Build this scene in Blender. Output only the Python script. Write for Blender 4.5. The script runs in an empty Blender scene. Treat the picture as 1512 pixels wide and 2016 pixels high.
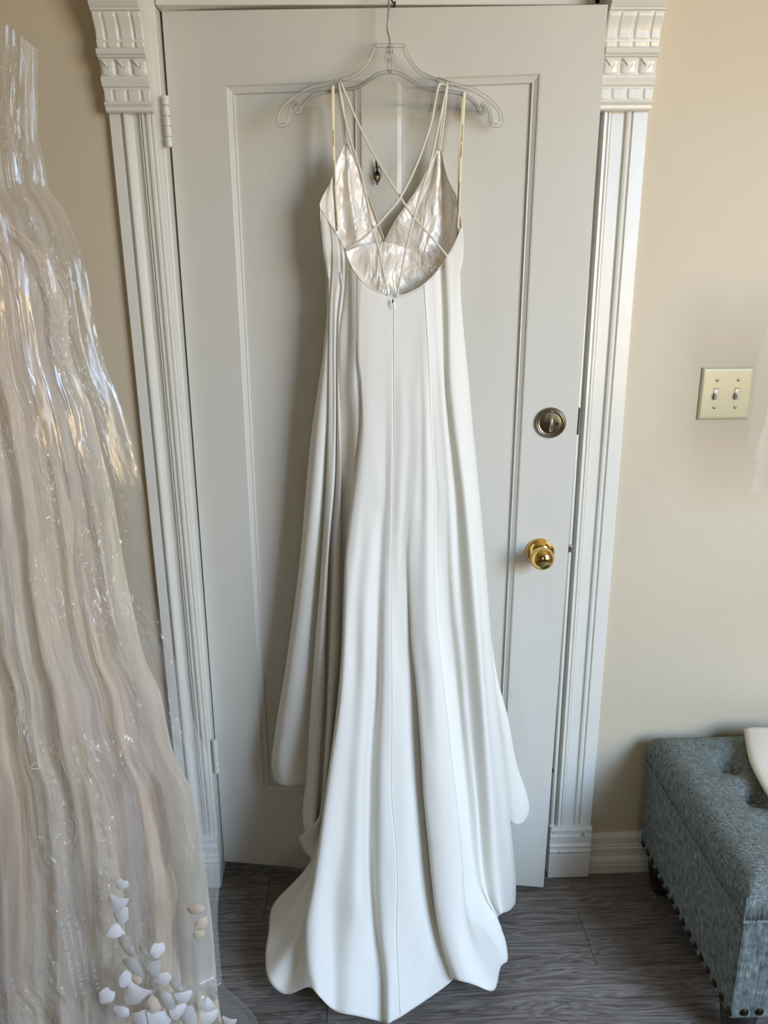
import bpy, bmesh, math, random
import numpy as np
from mathutils import Vector, Matrix, noise as mnoise
random.seed(7)
sc = bpy.context.scene
COL = sc.collection

# ------------------------------------------------------------------ camera
F_PX = 1480.0
CAM = Vector((0, -1.655, 1.497)); PITCH, YAW, ROLL = .2858, .0264, -.01
FW = Vector((math.sin(YAW)*math.cos(PITCH), math.cos(YAW)*math.cos(PITCH), -math.sin(PITCH)))
_r = Vector((math.cos(YAW), -math.sin(YAW), 0)); _u = _r.cross(FW)
RT = _r*math.cos(ROLL) + _u*math.sin(ROLL); UP = -_r*math.sin(ROLL) + _u*math.cos(ROLL)
cd = bpy.data.cameras.new('camera'); cam = bpy.data.objects.new('camera', cd); COL.objects.link(cam)
cam.matrix_world = Matrix(((RT.x, UP.x, -FW.x, CAM.x), (RT.y, UP.y, -FW.y, CAM.y), (RT.z, UP.z, -FW.z, CAM.z), (0, 0, 0, 1)))
cd.sensor_fit = 'VERTICAL'; cd.sensor_height = 24; cd.lens = 24*F_PX/2016; cd.clip_start = .02
sc.camera = cam

# ------------------------------------------------------------------ light, world, exposure
w = bpy.data.worlds.new('world'); sc.world = w; w.use_nodes = True
w.node_tree.nodes['Background'].inputs[0].default_value = (.72, .84, 1, 1)
w.node_tree.nodes['Background'].inputs[1].default_value = .6
def area(name, loc, tgt, sx, sy, power, col):
    l = bpy.data.lights.new(name, 'AREA'); l.shape = 'RECTANGLE'; l.size = sx; l.size_y = sy
    l.energy = power; l.color = col
    o = bpy.data.objects.new(name, l); COL.objects.link(o); o.location = loc
    o.rotation_euler = (Vector(tgt)-Vector(loc)).to_track_quat('-Z', 'Y').to_euler(); return o
sky_l = area('window_sky_light', (2.12, -2.5, 1.95), (.80, -.2, -.50), 1.4, 1.2, 104, (.46, .68, 1))      # sky seen through window_1
sky_l.data.spread = math.radians(115)
gr_l = area('window_ground_light', (2.12, -2.5, 1.30), (.80, 0, 2.5), 1.4, .8, 38, (1, .74, .38))      # sunlit ground seen through window_1
gr_l.data.spread = math.radians(112)
area('film_highlight_light', (.2, -4.92, 1.6), (.5, 0, 1.1), .6, .9, 10, (1, .90, .76))        # lamp added at window_2, behind the camera, for highlights on the plastic bag
vs = sc.view_settings; vs.view_transform = 'Standard'; vs.look = 'None'; vs.gamma = 1; vs.exposure = -.58
vs.use_curve_mapping = False

# ------------------------------------------------------------------ helpers
def ray(px, py): return FW + RT*((px-756)/F_PX) - UP*((py-1008)/F_PX)
def at(px, py, Y):
    d = ray(px, py); return CAM + d*((Y-CAM.y)/d.y)
def atz(px, py, z=0.0):
    d = ray(px, py); return CAM + d*((z-CAM.z)/d.z)

def tag(o, label=None, cat=None, group=None, kind=None):
    if label: o['label'] = label
    if cat: o['category'] = cat
    if group: o['group'] = group
    if kind: o['kind'] = kind
    return o
def link(name, me, m=None, parent=None):
    o = bpy.data.objects.new(name, me); COL.objects.link(o)
    if m and not me.materials: me.materials.append(m)
    if parent: o.parent = parent
    return o
def obj(name, bm, m, parent=None, smooth=False, bevel=0, seg=2):
    bmesh.ops.recalc_face_normals(bm, faces=bm.faces)
    me = bpy.data.meshes.new(name); bm.to_mesh(me); bm.free()
    if smooth: me.polygons.foreach_set('use_smooth', [True]*len(me.polygons))
    o = link(name, me, m, parent)
    if bevel:
        b = o.modifiers.new('bevel', 'BEVEL'); b.width = bevel; b.segments = seg; b.limit_method = 'ANGLE'
    return o
def root(name, loc, label, cat, group=None):
    o = bpy.data.objects.new(name, None); COL.objects.link(o); o.location = loc; o.empty_display_size = .05
    tag(o, label, cat, group); bpy.context.view_layer.update(); return o
def adopt(child, parent):      # keep world place
    child.parent = parent; child.matrix_parent_inverse = Matrix.Translation(-Vector(parent.location)); return child
def box(bm, x0, x1, y0, y1, z0, z1, M=None):
    vs_ = [bm.verts.new(Vector(p)) for p in ((x0,y0,z0),(x1,y0,z0),(x1,y1,z0),(x0,y1,z0),(x0,y0,z1),(x1,y0,z1),(x1,y1,z1),(x0,y1,z1))]
    if M:
        for v in vs_: v.co = M @ v.co
    for f in ((0,3,2,1),(4,5,6,7),(0,1,5,4),(1,2,6,5),(2,3,7,6),(3,0,4,7)): bm.faces.new([vs_[i] for i in f])
def BX(*a, M=None):
    bm = bmesh.new(); box(bm, *a, M=M); return bm
def tube(bm, pts, r, n=8, cap=True, flat=1.0):
    pts = [Vector(p) for p in pts]; rings = []; N = len(pts)
    rr = r if isinstance(r, (list, tuple)) else [r]*N
    up = None
    for i, p in enumerate(pts):
        t = (pts[min(i+1, N-1)]-pts[max(i-1, 0)]).normalized()
        if up is None: up = t.orthogonal().normalized() if flat == 1 else Vector((0, 1, 0))
        a = (up - t*up.dot(t)).normalized(); b = t.cross(a); up = a
        rings.append([bm.verts.new(p + (a*math.cos(2*math.pi*k/n)*flat + b*math.sin(2*math.pi*k/n))*rr[i]) for k in range(n)])
    for i in range(N-1):
        for k in range(n): bm.faces.new((rings[i][k], rings[i][(k+1)%n], rings[i+1][(k+1)%n], rings[i+1][k]))
    if cap: bm.faces.new(rings[0][::-1]); bm.faces.new(rings[-1])
def cr(pts, n):                # Catmull-Rom through points
    P = [Vector(p) for p in pts]; out = []
    for i in range(len(P)-1):
        p0, p1, p2, p3 = P[max(i-1,0)], P[i], P[i+1], P[min(i+2,len(P)-1)]
        for k in range(n):
            t = k/n
            out.append(.5*((2*p1)+(p2-p0)*t+(2*p0-5*p1+4*p2-p3)*t*t+(3*p1-p0-3*p2+p3)*t**3))
    out.append(P[-1]); return out
def lathe(bm, prof, M, n=40):  # prof: (radius, height) about local z
    rings = []
    for r, h in prof:
        if r < 1e-6: rings.append([bm.verts.new(M @ Vector((0,0,h)))])
        else: rings.append([bm.verts.new(M @ Vector((r*math.cos(2*math.pi*k/n), r*math.sin(2*math.pi*k/n), h))) for k in range(n)])
    for a, b in zip(rings, rings[1:]):
        for k in range(n):
            k2 = (k+1) % n
            if len(a) == 1 and len(b) == 1: break
            if len(a) == 1: bm.faces.new((a[0], b[k], b[k2]))
            elif len(b) == 1: bm.faces.new((a[k], a[k2], b[0]))
            else: bm.faces.new((a[k], a[k2], b[k2], b[k]))
def pchip(xs, ys, q):
    xs = np.asarray(xs, float); ys = np.asarray(ys, float); q = np.clip(q, xs[0], xs[-1])
    h = np.diff(xs); d = np.diff(ys)/h; n = len(xs); m = np.zeros(n)
    if n == 2: m[:] = d[0]
    else:
        for i in range(1, n-1):
            if d[i-1]*d[i] > 0:
                w1, w2 = 2*h[i]+h[i-1], h[i]+2*h[i-1]; m[i] = (w1+w2)/(w1/d[i-1]+w2/d[i])
        m[0], m[-1] = d[0], d[-1]
    i = np.clip(np.searchsorted(xs, q, side='right')-1, 0, n-2); t = (q-xs[i])/h[i]
    return (2*t**3-3*t**2+1)*ys[i]+(t**3-2*t**2+t)*h[i]*m[i]+(-2*t**3+3*t**2)*ys[i+1]+(t**3-t**2)*h[i]*m[i+1]
def grid_mesh(bm, G, close=False, uv=False):
    nv, nu = len(G), len(G[0])
    if uv:
        lay = bm.loops.layers.uv.new('uv'); V = [[bm.verts.new(p) for p in row] for row in G]
        for j in range(nv-1):
            for i in range(nu-1):
                f = bm.faces.new((V[j][i], V[j][i+1], V[j+1][i+1], V[j+1][i]))
                for l, (a, c) in zip(f.loops, ((j, i), (j, i+1), (j+1, i+1), (j+1, i))): l[lay].uv = (c/(nu-1), a/(nv-1))
        return V
    V = [[bm.verts.new(p) for p in row] for row in G]
    for j in range(nv-1):
        for i in range(nu-1 if not close else nu):
            i2 = (i+1) % nu
            try: bm.faces.new((V[j][i], V[j][i2], V[j+1][i2], V[j+1][i]))
            except ValueError: pass
    return V
def cross(rows, k):            # rows: list of lists of Vector -> Catmull-Rom across columns
    return [cr(r, k) for r in rows]

# ------------------------------------------------------------------ materials
def new_mat(name):
    m = bpy.data.materials.new(name); m.use_nodes = True
    nt = m.node_tree; b = nt.nodes['Principled BSDF']; return m, nt, b
def noise_node(nt, scale, detail=4, stretch=(1,1,1), rough=.55, coord='Object', rot=(0,0,0)):
    tc = nt.nodes.new('ShaderNodeTexCoord'); mp = nt.nodes.new('ShaderNodeMapping'); n = nt.nodes.new('ShaderNodeTexNoise')
    mp.inputs['Scale'].default_value = stretch; mp.inputs['Rotation'].default_value = rot
    n.inputs['Scale'].default_value = scale; n.inputs['Detail'].default_value = detail; n.inputs['Roughness'].default_value = rough
    nt.links.new(tc.outputs[coord], mp.inputs[0]); nt.links.new(mp.outputs[0], n.inputs['Vector']); return n
def ramp(nt, src, stops):
    r = nt.nodes.new('ShaderNodeValToRGB'); e = r.color_ramp.elements
    while len(e) < len(stops): e.new(.5)
    for s, (p, c) in zip(e, stops): s.position = p; s.color = (*c, 1) if len(c) == 3 else c
    nt.links.new(src, r.inputs[0]); return r
def bump(nt, b, src, strength, dist, prev=None):
    bn = nt.nodes.new('ShaderNodeBump'); bn.inputs['Strength'].default_value = strength; bn.inputs['Distance'].default_value = dist
    nt.links.new(src, bn.inputs['Height'])
    if prev: nt.links.new(prev.outputs[0], bn.inputs['Normal'])
    if b: nt.links.new(bn.outputs[0], b.inputs['Normal'])
    return bn
def simple(name, c, rough=.5, metal=0, var=.06, vscale=12, bs=.15, bscale=60, bd=.001, stretch=(1,1,1)):
    m, nt, b = new_mat(name)
    n = noise_node(nt, vscale, 3, stretch)
    lo = tuple(x*(1-var) for x in c); hi = tuple(min(1, x*(1+var)) for x in c)
    r = ramp(nt, n.outputs[0], [(.3, lo), (.7, hi)]); nt.links.new(r.outputs[0], b.inputs['Base Color'])
    b.inputs['Roughness'].default_value = rough; b.inputs['Metallic'].default_value = metal
    if bs: bump(nt, b, noise_node(nt, bscale, 3, stretch).outputs[0], bs, bd)
    return m
WALL = simple('wall_paint', (.56, .482, .352), .6, var=.025, vscale=3, bs=.25, bscale=140, bd=.0015)
CEIL = simple('ceiling_paint', (.78, .74, .66), .8, bs=0)
PAINT = simple('door_paint', (.64, .62, .55), .36, var=.03, vscale=6, bs=.3, bscale=35, bd=.0012, stretch=(1, 1, .25))
TRIM = simple('trim_paint', (.70, .68, .605), .28, var=.03, vscale=9, bs=.3, bscale=40, bd=.001)
def chipped():
    m, nt, b = new_mat('chipped_trim_paint')
    n = noise_node(nt, 28, 6, rough=.7); r = ramp(nt, n.outputs[0], [(.0, (.20, .14, .09)), (.365, (.30, .24, .18)), (.38, (.76, .75, .71)), (1, (.78, .77, .73))])
    nt.links.new(r.outputs[0], b.inputs['Base Color']); b.inputs['Roughness'].default_value = .35
    bump(nt, b, r.outputs[0], .5, .001); return m
CHIP = chipped()
def wood():
    m, nt, b = new_mat('grey_floor_plank')
    oi = nt.nodes.new('ShaderNodeObjectInfo'); tc = nt.nodes.new('ShaderNodeTexCoord'); mp = nt.nodes.new('ShaderNodeMapping')
    add = nt.nodes.new('ShaderNodeVectorMath'); add.operation = 'ADD'; mul = nt.nodes.new('ShaderNodeVectorMath'); mul.operation = 'SCALE'
    cmb = nt.nodes.new('ShaderNodeCombineXYZ')
    for k in range(3): nt.links.new(oi.outputs['Random'], cmb.inputs[k])
    nt.links.new(cmb.outputs[0], mul.inputs[0]); mul.inputs['Scale'].default_value = 37
    nt.links.new(tc.outputs['Object'], add.inputs[0]); nt.links.new(mul.outputs[0], add.inputs[1]); nt.links.new(add.outputs[0], mp.inputs[0])
    mp.inputs['Scale'].default_value = (1.3, 14, 1)
    wv = nt.nodes.new('ShaderNodeTexNoise'); wv.inputs['Scale'].default_value = 2.2; wv.inputs['Detail'].default_value = 3; wv.inputs['Distortion'].default_value = 1.6
    nt.links.new(mp.outputs[0], wv.inputs['Vector'])
    mp2 = nt.nodes.new('ShaderNodeMapping'); mp2.inputs['Scale'].default_value = (5, 150, 1); nt.links.new(add.outputs[0], mp2.inputs[0])
    fn = nt.nodes.new('ShaderNodeTexNoise'); fn.inputs['Scale'].default_value = 1.6; fn.inputs['Detail'].default_value = 5; nt.links.new(mp2.outputs[0], fn.inputs['Vector'])
    # cathedral rings from the broad noise
    ml = nt.nodes.new('ShaderNodeMath'); ml.operation = 'MULTIPLY'; ml.inputs[1].default_value = 15; nt.links.new(wv.outputs[0], ml.inputs[0])
    fr = nt.nodes.new('ShaderNodeMath'); fr.operation = 'PINGPONG'; fr.inputs[1].default_value = 1; nt.links.new(ml.outputs[0], fr.inputs[0])
    mx = nt.nodes.new('ShaderNodeMix'); mx.data_type = 'FLOAT'; mx.inputs[0].default_value = .66
    nt.links.new(fr.outputs[0], mx.inputs[2]); nt.links.new(fn.outputs[0], mx.inputs[3])
    r = ramp(nt, mx.outputs[0], [(.25, (.075, .060, .050)), (.45, (.15, .128, .112)), (.62, (.21, .183, .163)), (.8, (.285, .252, .228))])
    hs = nt.nodes.new('ShaderNodeHueSaturation'); nt.links.new(r.outputs[0], hs.inputs['Color'])
    mr = nt.nodes.new('ShaderNodeMapRange'); mr.inputs['To Min'].default_value = .82; mr.inputs['To Max'].default_value = 1.12
    nt.links.new(oi.outputs['Random'], mr.inputs[0]); nt.links.new(mr.outputs[0], hs.inputs['Value'])
    nt.links.new(hs.outputs[0], b.inputs['Base Color']); b.inputs['Roughness'].default_value = .5
    bump(nt, b, mx.outputs[0], .2, .0008); return m
WOOD = wood()
def crepe(name, c, weave=.12):
    m, nt, b = new_mat(name)
    b.inputs['Base Color'].default_value = (*c, 1); b.inputs['Roughness'].default_value = .62
    b.inputs['Sheen Weight'].default_value = .25; b.inputs['Sheen Roughness'].default_value = .4
    b.inputs['Subsurface Weight'].default_value = 0
    n1 = noise_node(nt, 900, 2); n2 = noise_node(nt, 16, 3, (1, 1, .35))
    p = bump(nt, None, n2.outputs[0], .22, .006); bump(nt, b, n1.outputs[0], weave, .0005, p)
    tr = nt.nodes.new('ShaderNodeBsdfTranslucent'); tr.inputs[0].default_value = (c[0], c[1]*.93, c[2]*.78, 1)
    mx = nt.nodes.new('ShaderNodeMixShader'); mx.inputs[0].default_value = .22
    out = nt.nodes['Material Output']; nt.links.new(b.outputs[0], mx.inputs[1]); nt.links.new(tr.outputs[0], mx.inputs[2]); nt.links.new(mx.outputs[0], out.inputs[0])
    return m
CREPE = crepe('ivory_crepe', (.92, .905, .84))
SEAM = crepe('ivory_seam', (.84, .81, .73))
def satin():
    m, nt, b = new_mat('ivory_satin_lining')
    b.inputs['Base Color'].default_value = (.84, .78, .69, 1); b.inputs['Roughness'].default_value = .40
    b.inputs['Specular IOR Level'].default_value = .9; b.inputs['Sheen Weight'].default_value = .3; b.inputs['Metallic'].default_value = .12
    n = noise_node(nt, 16, 3, (1, 1, .42), rough=.5, rot=(0, .75, .3)); n.inputs['Distortion'].default_value = 1.6
    bump(nt, b, n.outputs[0], .8, .022); return m
SATIN = satin()
STRAP = crepe('ivory_strap', (.84, .80, .68))
RIBBON = simple('tan_ribbon', (.78, .68, .46), .45, bs=.1)
INK = simple('black_ink', (.05, .04, .025), .6, bs=0)
def clear(name, tint, haze, spec, rough, bsc=None, bstr=0, hazecol=(.9,.88,.84), bst=(1,1,1)):
    m, nt, b = new_mat(name); out = nt.nodes['Material Output']
    tr = nt.nodes.new('ShaderNodeBsdfTransparent'); tr.inputs[0].default_value = (*tint, 1)
    gl = nt.nodes.new('ShaderNodeBsdfGlossy'); gl.inputs['Roughness'].default_value = rough; gl.inputs[0].default_value = (1, 1, 1, 1)
    df = nt.nodes.new('ShaderNodeBsdfDiffuse'); df.inputs[0].default_value = (*hazecol, 1)
    fr = nt.nodes.new('ShaderNodeFresnel'); fr.inputs[0].default_value = spec
    m1 = nt.nodes.new('ShaderNodeMixShader'); m2 = nt.nodes.new('ShaderNodeMixShader')
    if isinstance(haze, tuple):
        hn = noise_node(nt, haze[2], 5, haze[3]); hr = ramp(nt, hn.outputs[0], [(.35, (haze[0],)*3), (.7, (haze[1],)*3)]); nt.links.new(hr.outputs[0], m1.inputs[0])
    else: m1.inputs[0].default_value = haze
    nt.links.new(tr.outputs[0], m1.inputs[1]); nt.links.new(df.outputs[0], m1.inputs[2])
    nt.links.new(fr.outputs[0], m2.inputs[0]); nt.links.new(m1.outputs[0], m2.inputs[1]); nt.links.new(gl.outputs[0], m2.inputs[2])
    nt.links.new(m2.outputs[0], out.inputs[0])
    if bsc:
        prev = None
        for s, st, dd in bsc:
            prev = bump(nt, None, noise_node(nt, s, 4, bst).outputs[0], st, dd, prev)
        for n_ in (gl, fr): nt.links.new(prev.outputs[0], n_.inputs['Normal'])
    return m
HANG = clear('clear_plastic', (.988, .985, .975), .07, 1.22, .05)
def film():
    m, nt, b = new_mat('plastic_film'); out = nt.nodes['Material Output']
    tr = nt.nodes.new('ShaderNodeBsdfTransparent'); tr.inputs[0].default_value = (.975, .97, .965, 1)
    gl = nt.nodes.new('ShaderNodeBsdfGlossy'); gl.inputs['Roughness'].default_value = .10; gl.inputs[0].default_value = (1, 1, 1, 1)
    df = nt.nodes.new('ShaderNodeBsdfDiffuse'); df.inputs[0].default_value = (.80, .79, .77, 1)
    fr = nt.nodes.new('ShaderNodeFresnel'); fr.inputs[0].default_value = 1.48
    big = noise_node(nt, 4, 5, (3, 1.2, 1), coord='UV'); hz = ramp(nt, big.outputs[0], [(.42, (.02,)*3), (.72, (.17,)*3)])
    d = noise_node(nt, 10, 4, (7, 8, 1), rough=.6, coord='UV')
    prev = bump(nt, None, d.outputs[0], .25, .003); nt.links.new(prev.outputs[0], gl.inputs['Normal'])
    fm = nt.nodes.new('ShaderNodeMath'); fm.operation = 'MULTIPLY'; fm.inputs[1].default_value = 1.15; nt.links.new(fr.outputs[0], fm.inputs[0])
    mn = nt.nodes.new('ShaderNodeMath'); mn.operation = 'MINIMUM'; mn.inputs[1].default_value = .30; nt.links.new(fm.outputs[0], mn.inputs[0]); fr = mn
    lw = nt.nodes.new('ShaderNodeLayerWeight'); lw.inputs[0].default_value = .5
    pw = nt.nodes.new('ShaderNodeMath'); pw.operation = 'POWER'; pw.inputs[1].default_value = 3; nt.links.new(lw.outputs['Facing'], pw.inputs[0])
    ad = nt.nodes.new('ShaderNodeMath'); ad.operation = 'MULTIPLY_ADD'; ad.inputs[1].default_value = .40; ad.use_clamp = True; nt.links.new(pw.outputs[0], ad.inputs[0]); nt.links.new(hz.outputs[0], ad.inputs[2]); hz = ad
    m1 = nt.nodes.new('ShaderNodeMixShader'); m2 = nt.nodes.new('ShaderNodeMixShader')
    nt.links.new(hz.outputs[0], m1.inputs[0]); nt.links.new(tr.outputs[0], m1.inputs[1]); nt.links.new(df.outputs[0], m1.inputs[2])
    nt.links.new(fr.outputs[0], m2.inputs[0]); nt.links.new(m1.outputs[0], m2.inputs[1]); nt.links.new(gl.outputs[0], m2.inputs[2])
    nt.links.new(m2.outputs[0], out.inputs[0]); return m
FILM = film()
TULLE = clear('tulle', (.97, .96, .95), (.04, .26, 14, (1, 1, .15)), 1.02, .5, hazecol=(.86, .80, .74))
def gownmat():
    m, nt, b = new_mat('blush_gown_fabric')
    n = noise_node(nt, 3, 3, (1.8, .6, 1), coord='UV')
    r = ramp(nt, n.outputs[0], [(.30, (.62, .46, .33)), (.42, (.72, .58, .43)), (.56, (.74, .64, .49)), (.72, (.80, .73, .58))])
    nt.links.new(r.outputs[0], b.inputs['Base Color']); b.inputs['Roughness'].default_value = .6
    bump(nt, b, noise_node(nt, 6, 4, (4, 1.2, 1), coord='UV').outputs[0], .6, .03); return m
GOWN = gownmat()
PETAL = crepe('petal_organza', (.80, .76, .74)); PETAL2 = crepe('petal_tan', (.72, .60, .45))
def linen():
    m, nt, b = new_mat('blue_grey_linen')
    a = noise_node(nt, 60, 3, (1, 12, 1)); c = noise_node(nt, 60, 3, (12, 1, 1)); d = noise_node(nt, 60, 3, (4, 4, .5))
    mm = nt.nodes.new('ShaderNodeMath'); mm.operation = 'ADD'; nt.links.new(a.outputs[0], mm.inputs[0]); nt.links.new(c.outputs[0], mm.inputs[1])
    m2 = nt.nodes.new('ShaderNodeMath'); m2.operation = 'ADD'; nt.links.new(mm.outputs[0], m2.inputs[0]); nt.links.new(d.outputs[0], m2.inputs[1])
    m3 = nt.nodes.new('ShaderNodeMath'); m3.operation = 'DIVIDE'; m3.inputs[1].default_value = 3; nt.links.new(m2.outputs[0], m3.inputs[0])
    r = ramp(nt, m3.outputs[0], [(.38, (.030, .036, .033)), (.47, (.100, .115, .104)), (.55, (.165, .186, .168)), (.64, (.32, .34, .305))])
    nt.links.new(r.outputs[0], b.inputs['Base Color']); b.inputs['Roughness'].default_value = .85
    bump(nt, b, m3.outputs[0], .5, .002); return m
LINEN = linen()
CREAM = crepe('cream_cloth', (.80, .73, .60))
STEEL = simple('steel_wire', (.55, .55, .52), .22, 1, bs=0)
BLACKW = simple('black_wire', (.02, .017, .015), .4, .3, bs=0)
BRASS = simple('polished_brass', (.80, .56, .20), .07, 1, var=.02, bs=0)
BRONZE = simple('antique_brass', (.22, .185, .13), .30, 1, var=.15, vscale=40, bs=0)
BRONZEL = simple('worn_brass', (.50, .46, .38), .25, 1, bs=0)
DARKM = simple('dark_bronze', (.035, .022, .012), .35, .8, bs=0)
IVORY = simple('ivory_plastic', (.54, .51, .34), .25, var=.02, bs=0)
TOGGLE = simple('toggle_plastic', (.72, .69, .60), .3, bs=0)
HOLE = simple('dark_recess', (.02, .018, .014), .8, bs=0)
FOOTM = simple('dark_wood', (.016, .009, .007), .35, var=.3, vscale=20, bs=0)
PRINT = clear('white_print', (1, 1, 1), .30, 1.0, .5, hazecol=(.95, .95, .95))

# ------------------------------------------------------------------ room shell
def struct(name, bm, m, parent=None, **k):
    o = obj(name, bm, m, parent, **k)
    if not parent: o['kind'] = 'structure'
    return o
XL, XR, YB, ZC = -1.55, 2.2, -5.0, 2.75
OX0, OX1, OZ = -.381, .470, 2.032          # door opening
struct('wall_back_left', BX(XL, OX0-.022, 0, .12, 0, ZC), WALL)
struct('wall_back_right', BX(OX1, XR, 0, .12, 0, ZC), WALL)
struct('wall_back_head', BX(OX0, OX1, 0, .12, OZ, ZC), WALL)
struct('wall_left', BX(XL-.1, XL, YB, .12, 0, ZC), WALL)
bm = bmesh.new()
for a in ((YB, -3.3, 0, ZC), (-1.7, .12, 0, ZC), (-3.3, -1.7, 0, .75), (-3.3, -1.7, 2.6, ZC)): box(bm, XR, XR+.1, a[0], a[1], a[2], a[3])
struct('wall_right', bm, WALL)
bm = bmesh.new()
for a in ((XL, -.2, 0, ZC), (.6, XR, 0, ZC), (-.2, .6, 0, .95), (-.2, .6, 2.2, ZC)):
    box(bm, a[0], a[1], YB-.1, YB, a[2], a[3])
struct('wall_front', bm, WALL)
for nm, (x0, x1, z0, z1) in (('window_1', (-3.3, -1.7, .75, 2.6)), ('window_2', (-.2, .6, .95, 2.2))):
    bm = bmesh.new(); zm = (z0+z1)/2; xm = (x0+x1)/2
    for a in ((x0, x0+.05, z0, z1), (x1-.05, x1, z0, z1), (x0+.05, x1-.05, z0, z0+.05), (x0+.05, x1-.05, z1-.05, z1), (x0+.05, x1-.05, zm-.02, zm+.02), (xm-.012, xm+.012, z0+.05, zm-.02)):
        if nm == 'window_2': box(bm, a[0], a[1], YB+.0, YB+.04, a[2], a[3])
        else: box(bm, XR-.04, XR, a[0], a[1], a[2], a[3])
    struct(nm, bm, TRIM)
struct('ceiling', BX(XL-.1, XR+.1, YB-.1, .12, ZC, ZC+.1), CEIL)
struct('wall_hall', BX(OX0-.3, OX1+.3, 1.0, 1.05, 0, ZC), WALL)
# floor: planks over a dark underlay
fl = struct('floor', BX(XL-.1, XR+.1, YB-.1, 1.0, -.05, -.008), HOLE)
PW = .158; ysn = .016; meshes = {}
def plank(x0, x1, y0, y1):
    L, W_ = round(x1-x0, 3), round(y1-y0, 3); key = (L, W_)
    if key not in meshes:
        b_ = bmesh.new(); box(b_, .0006, L-.0006, .0006, W_-.0006, -.0078, 0)
        me = bpy.data.meshes.new('plank'); b_.to_mesh(me); b_.free(); me.materials.append(WOOD); meshes[key] = me
    o = bpy.data.objects.new('plank', meshes[key]); COL.objects.link(o); o.location = (x0, y0, 0); o.parent = fl
    return o
for k in range(-1, 33):
    if k == -1: y0, y1 = ysn, .4
    else: y0, y1 = ysn-PW*(k+1), ysn-PW*k
    if y0 < YB: break
    off = {-1: .9, 0: .95, 1: .516, 2: -.10, 3: .8, 4: .25}.get(k, (k*.47) % 1.22)
    x = off-1.22*math.ceil((off-XL)/1.22)
    while x < XR-.01:
        a, b_ = max(x, XL), min(x+1.22, XR)
        if b_-a > .02: plank(a, b_, y0, y1)
        x += 1.22

# jamb (lining of the opening) and stops
bm = bmesh.new()
JL = at(311.5, 50, 0).x-.003; JB = at(435.5, 1690, 0).x-.002
box(bm, OX0-.04, JL, -.004, .13, 0, OZ+.02)
for v in bm.verts:
    if v.co.x > OX0-.01 and v.co.z < .01: v.co.x = JB
box(bm, OX1-.012, OX1+.02, -.004, .13, 0, OZ+.02)
box(bm, OX0, OX1, -.004, .13, OZ-.010, OZ+.02)
box(bm, OX0-.02, OX0+.022, .080, .13, 0, OZ); box(bm, OX1-.024, OX1-.012, .075, .13, 0, OZ)
struct('trim_1', bm, TRIM, bevel=.002)

# casings ---------------------------------------------------------------
PROF = [(0,0),(0,.021),(.02,.024),(.24,.024),(.25,.017),(.28,.017),(.30,.026),(.34,.029),(.38,.028),(.41,.021),(.44,.016),(.50,.013),(.58,.014),(.64,.019),(.655,.024),(.67,.024),(.685,.016),(.70,.025),(.735,.025),(.745,.017),(.77,.019),(.81,.026),(.86,.026),(.885,.020),(.91,.023),(.95,.023),(.97,.018),(1,.018),(1,0)]
PROF_R = [(0,0),(0,.022),(.02,.025),(.28,.025),(.30,.018),(.32,.018),(.335,.026),(.37,.028),(.41,.026),(.43,.019),(.45,.018),(.67,.018),(.69,.016),(.71,.024),(.74,.025),(.76,.020),(.775,.020),(.79,.027),(.83,.028),(.85,.024),(.86,.004),(.895,.004),(.905,.014),(.93,.019),(.96,.020),(.99,.017),(1,.012),(1,0)]
def casing_bm(x_out, x_in, z0, z1):
    PROF = PROF_R if x_out > 0 else globals()['PROF']
    bm = bmesh.new(); P0, P1 = [], []
    for s, d in PROF:
        d *= .72; x = x_out+(x_in-x_out)*s; P0.append(bm.verts.new((x, -d, z0))); P1.append(bm.verts.new((x, -d, z1)))
    n = len(PROF)
    for i in range(n): bm.faces.new((P0[i], P0[(i+1)%n], P1[(i+1)%n], P1[i]))
    bm.faces.new(P0); bm.faces.new(P1[::-1]); return bm
CZ0 = 1.833
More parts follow.
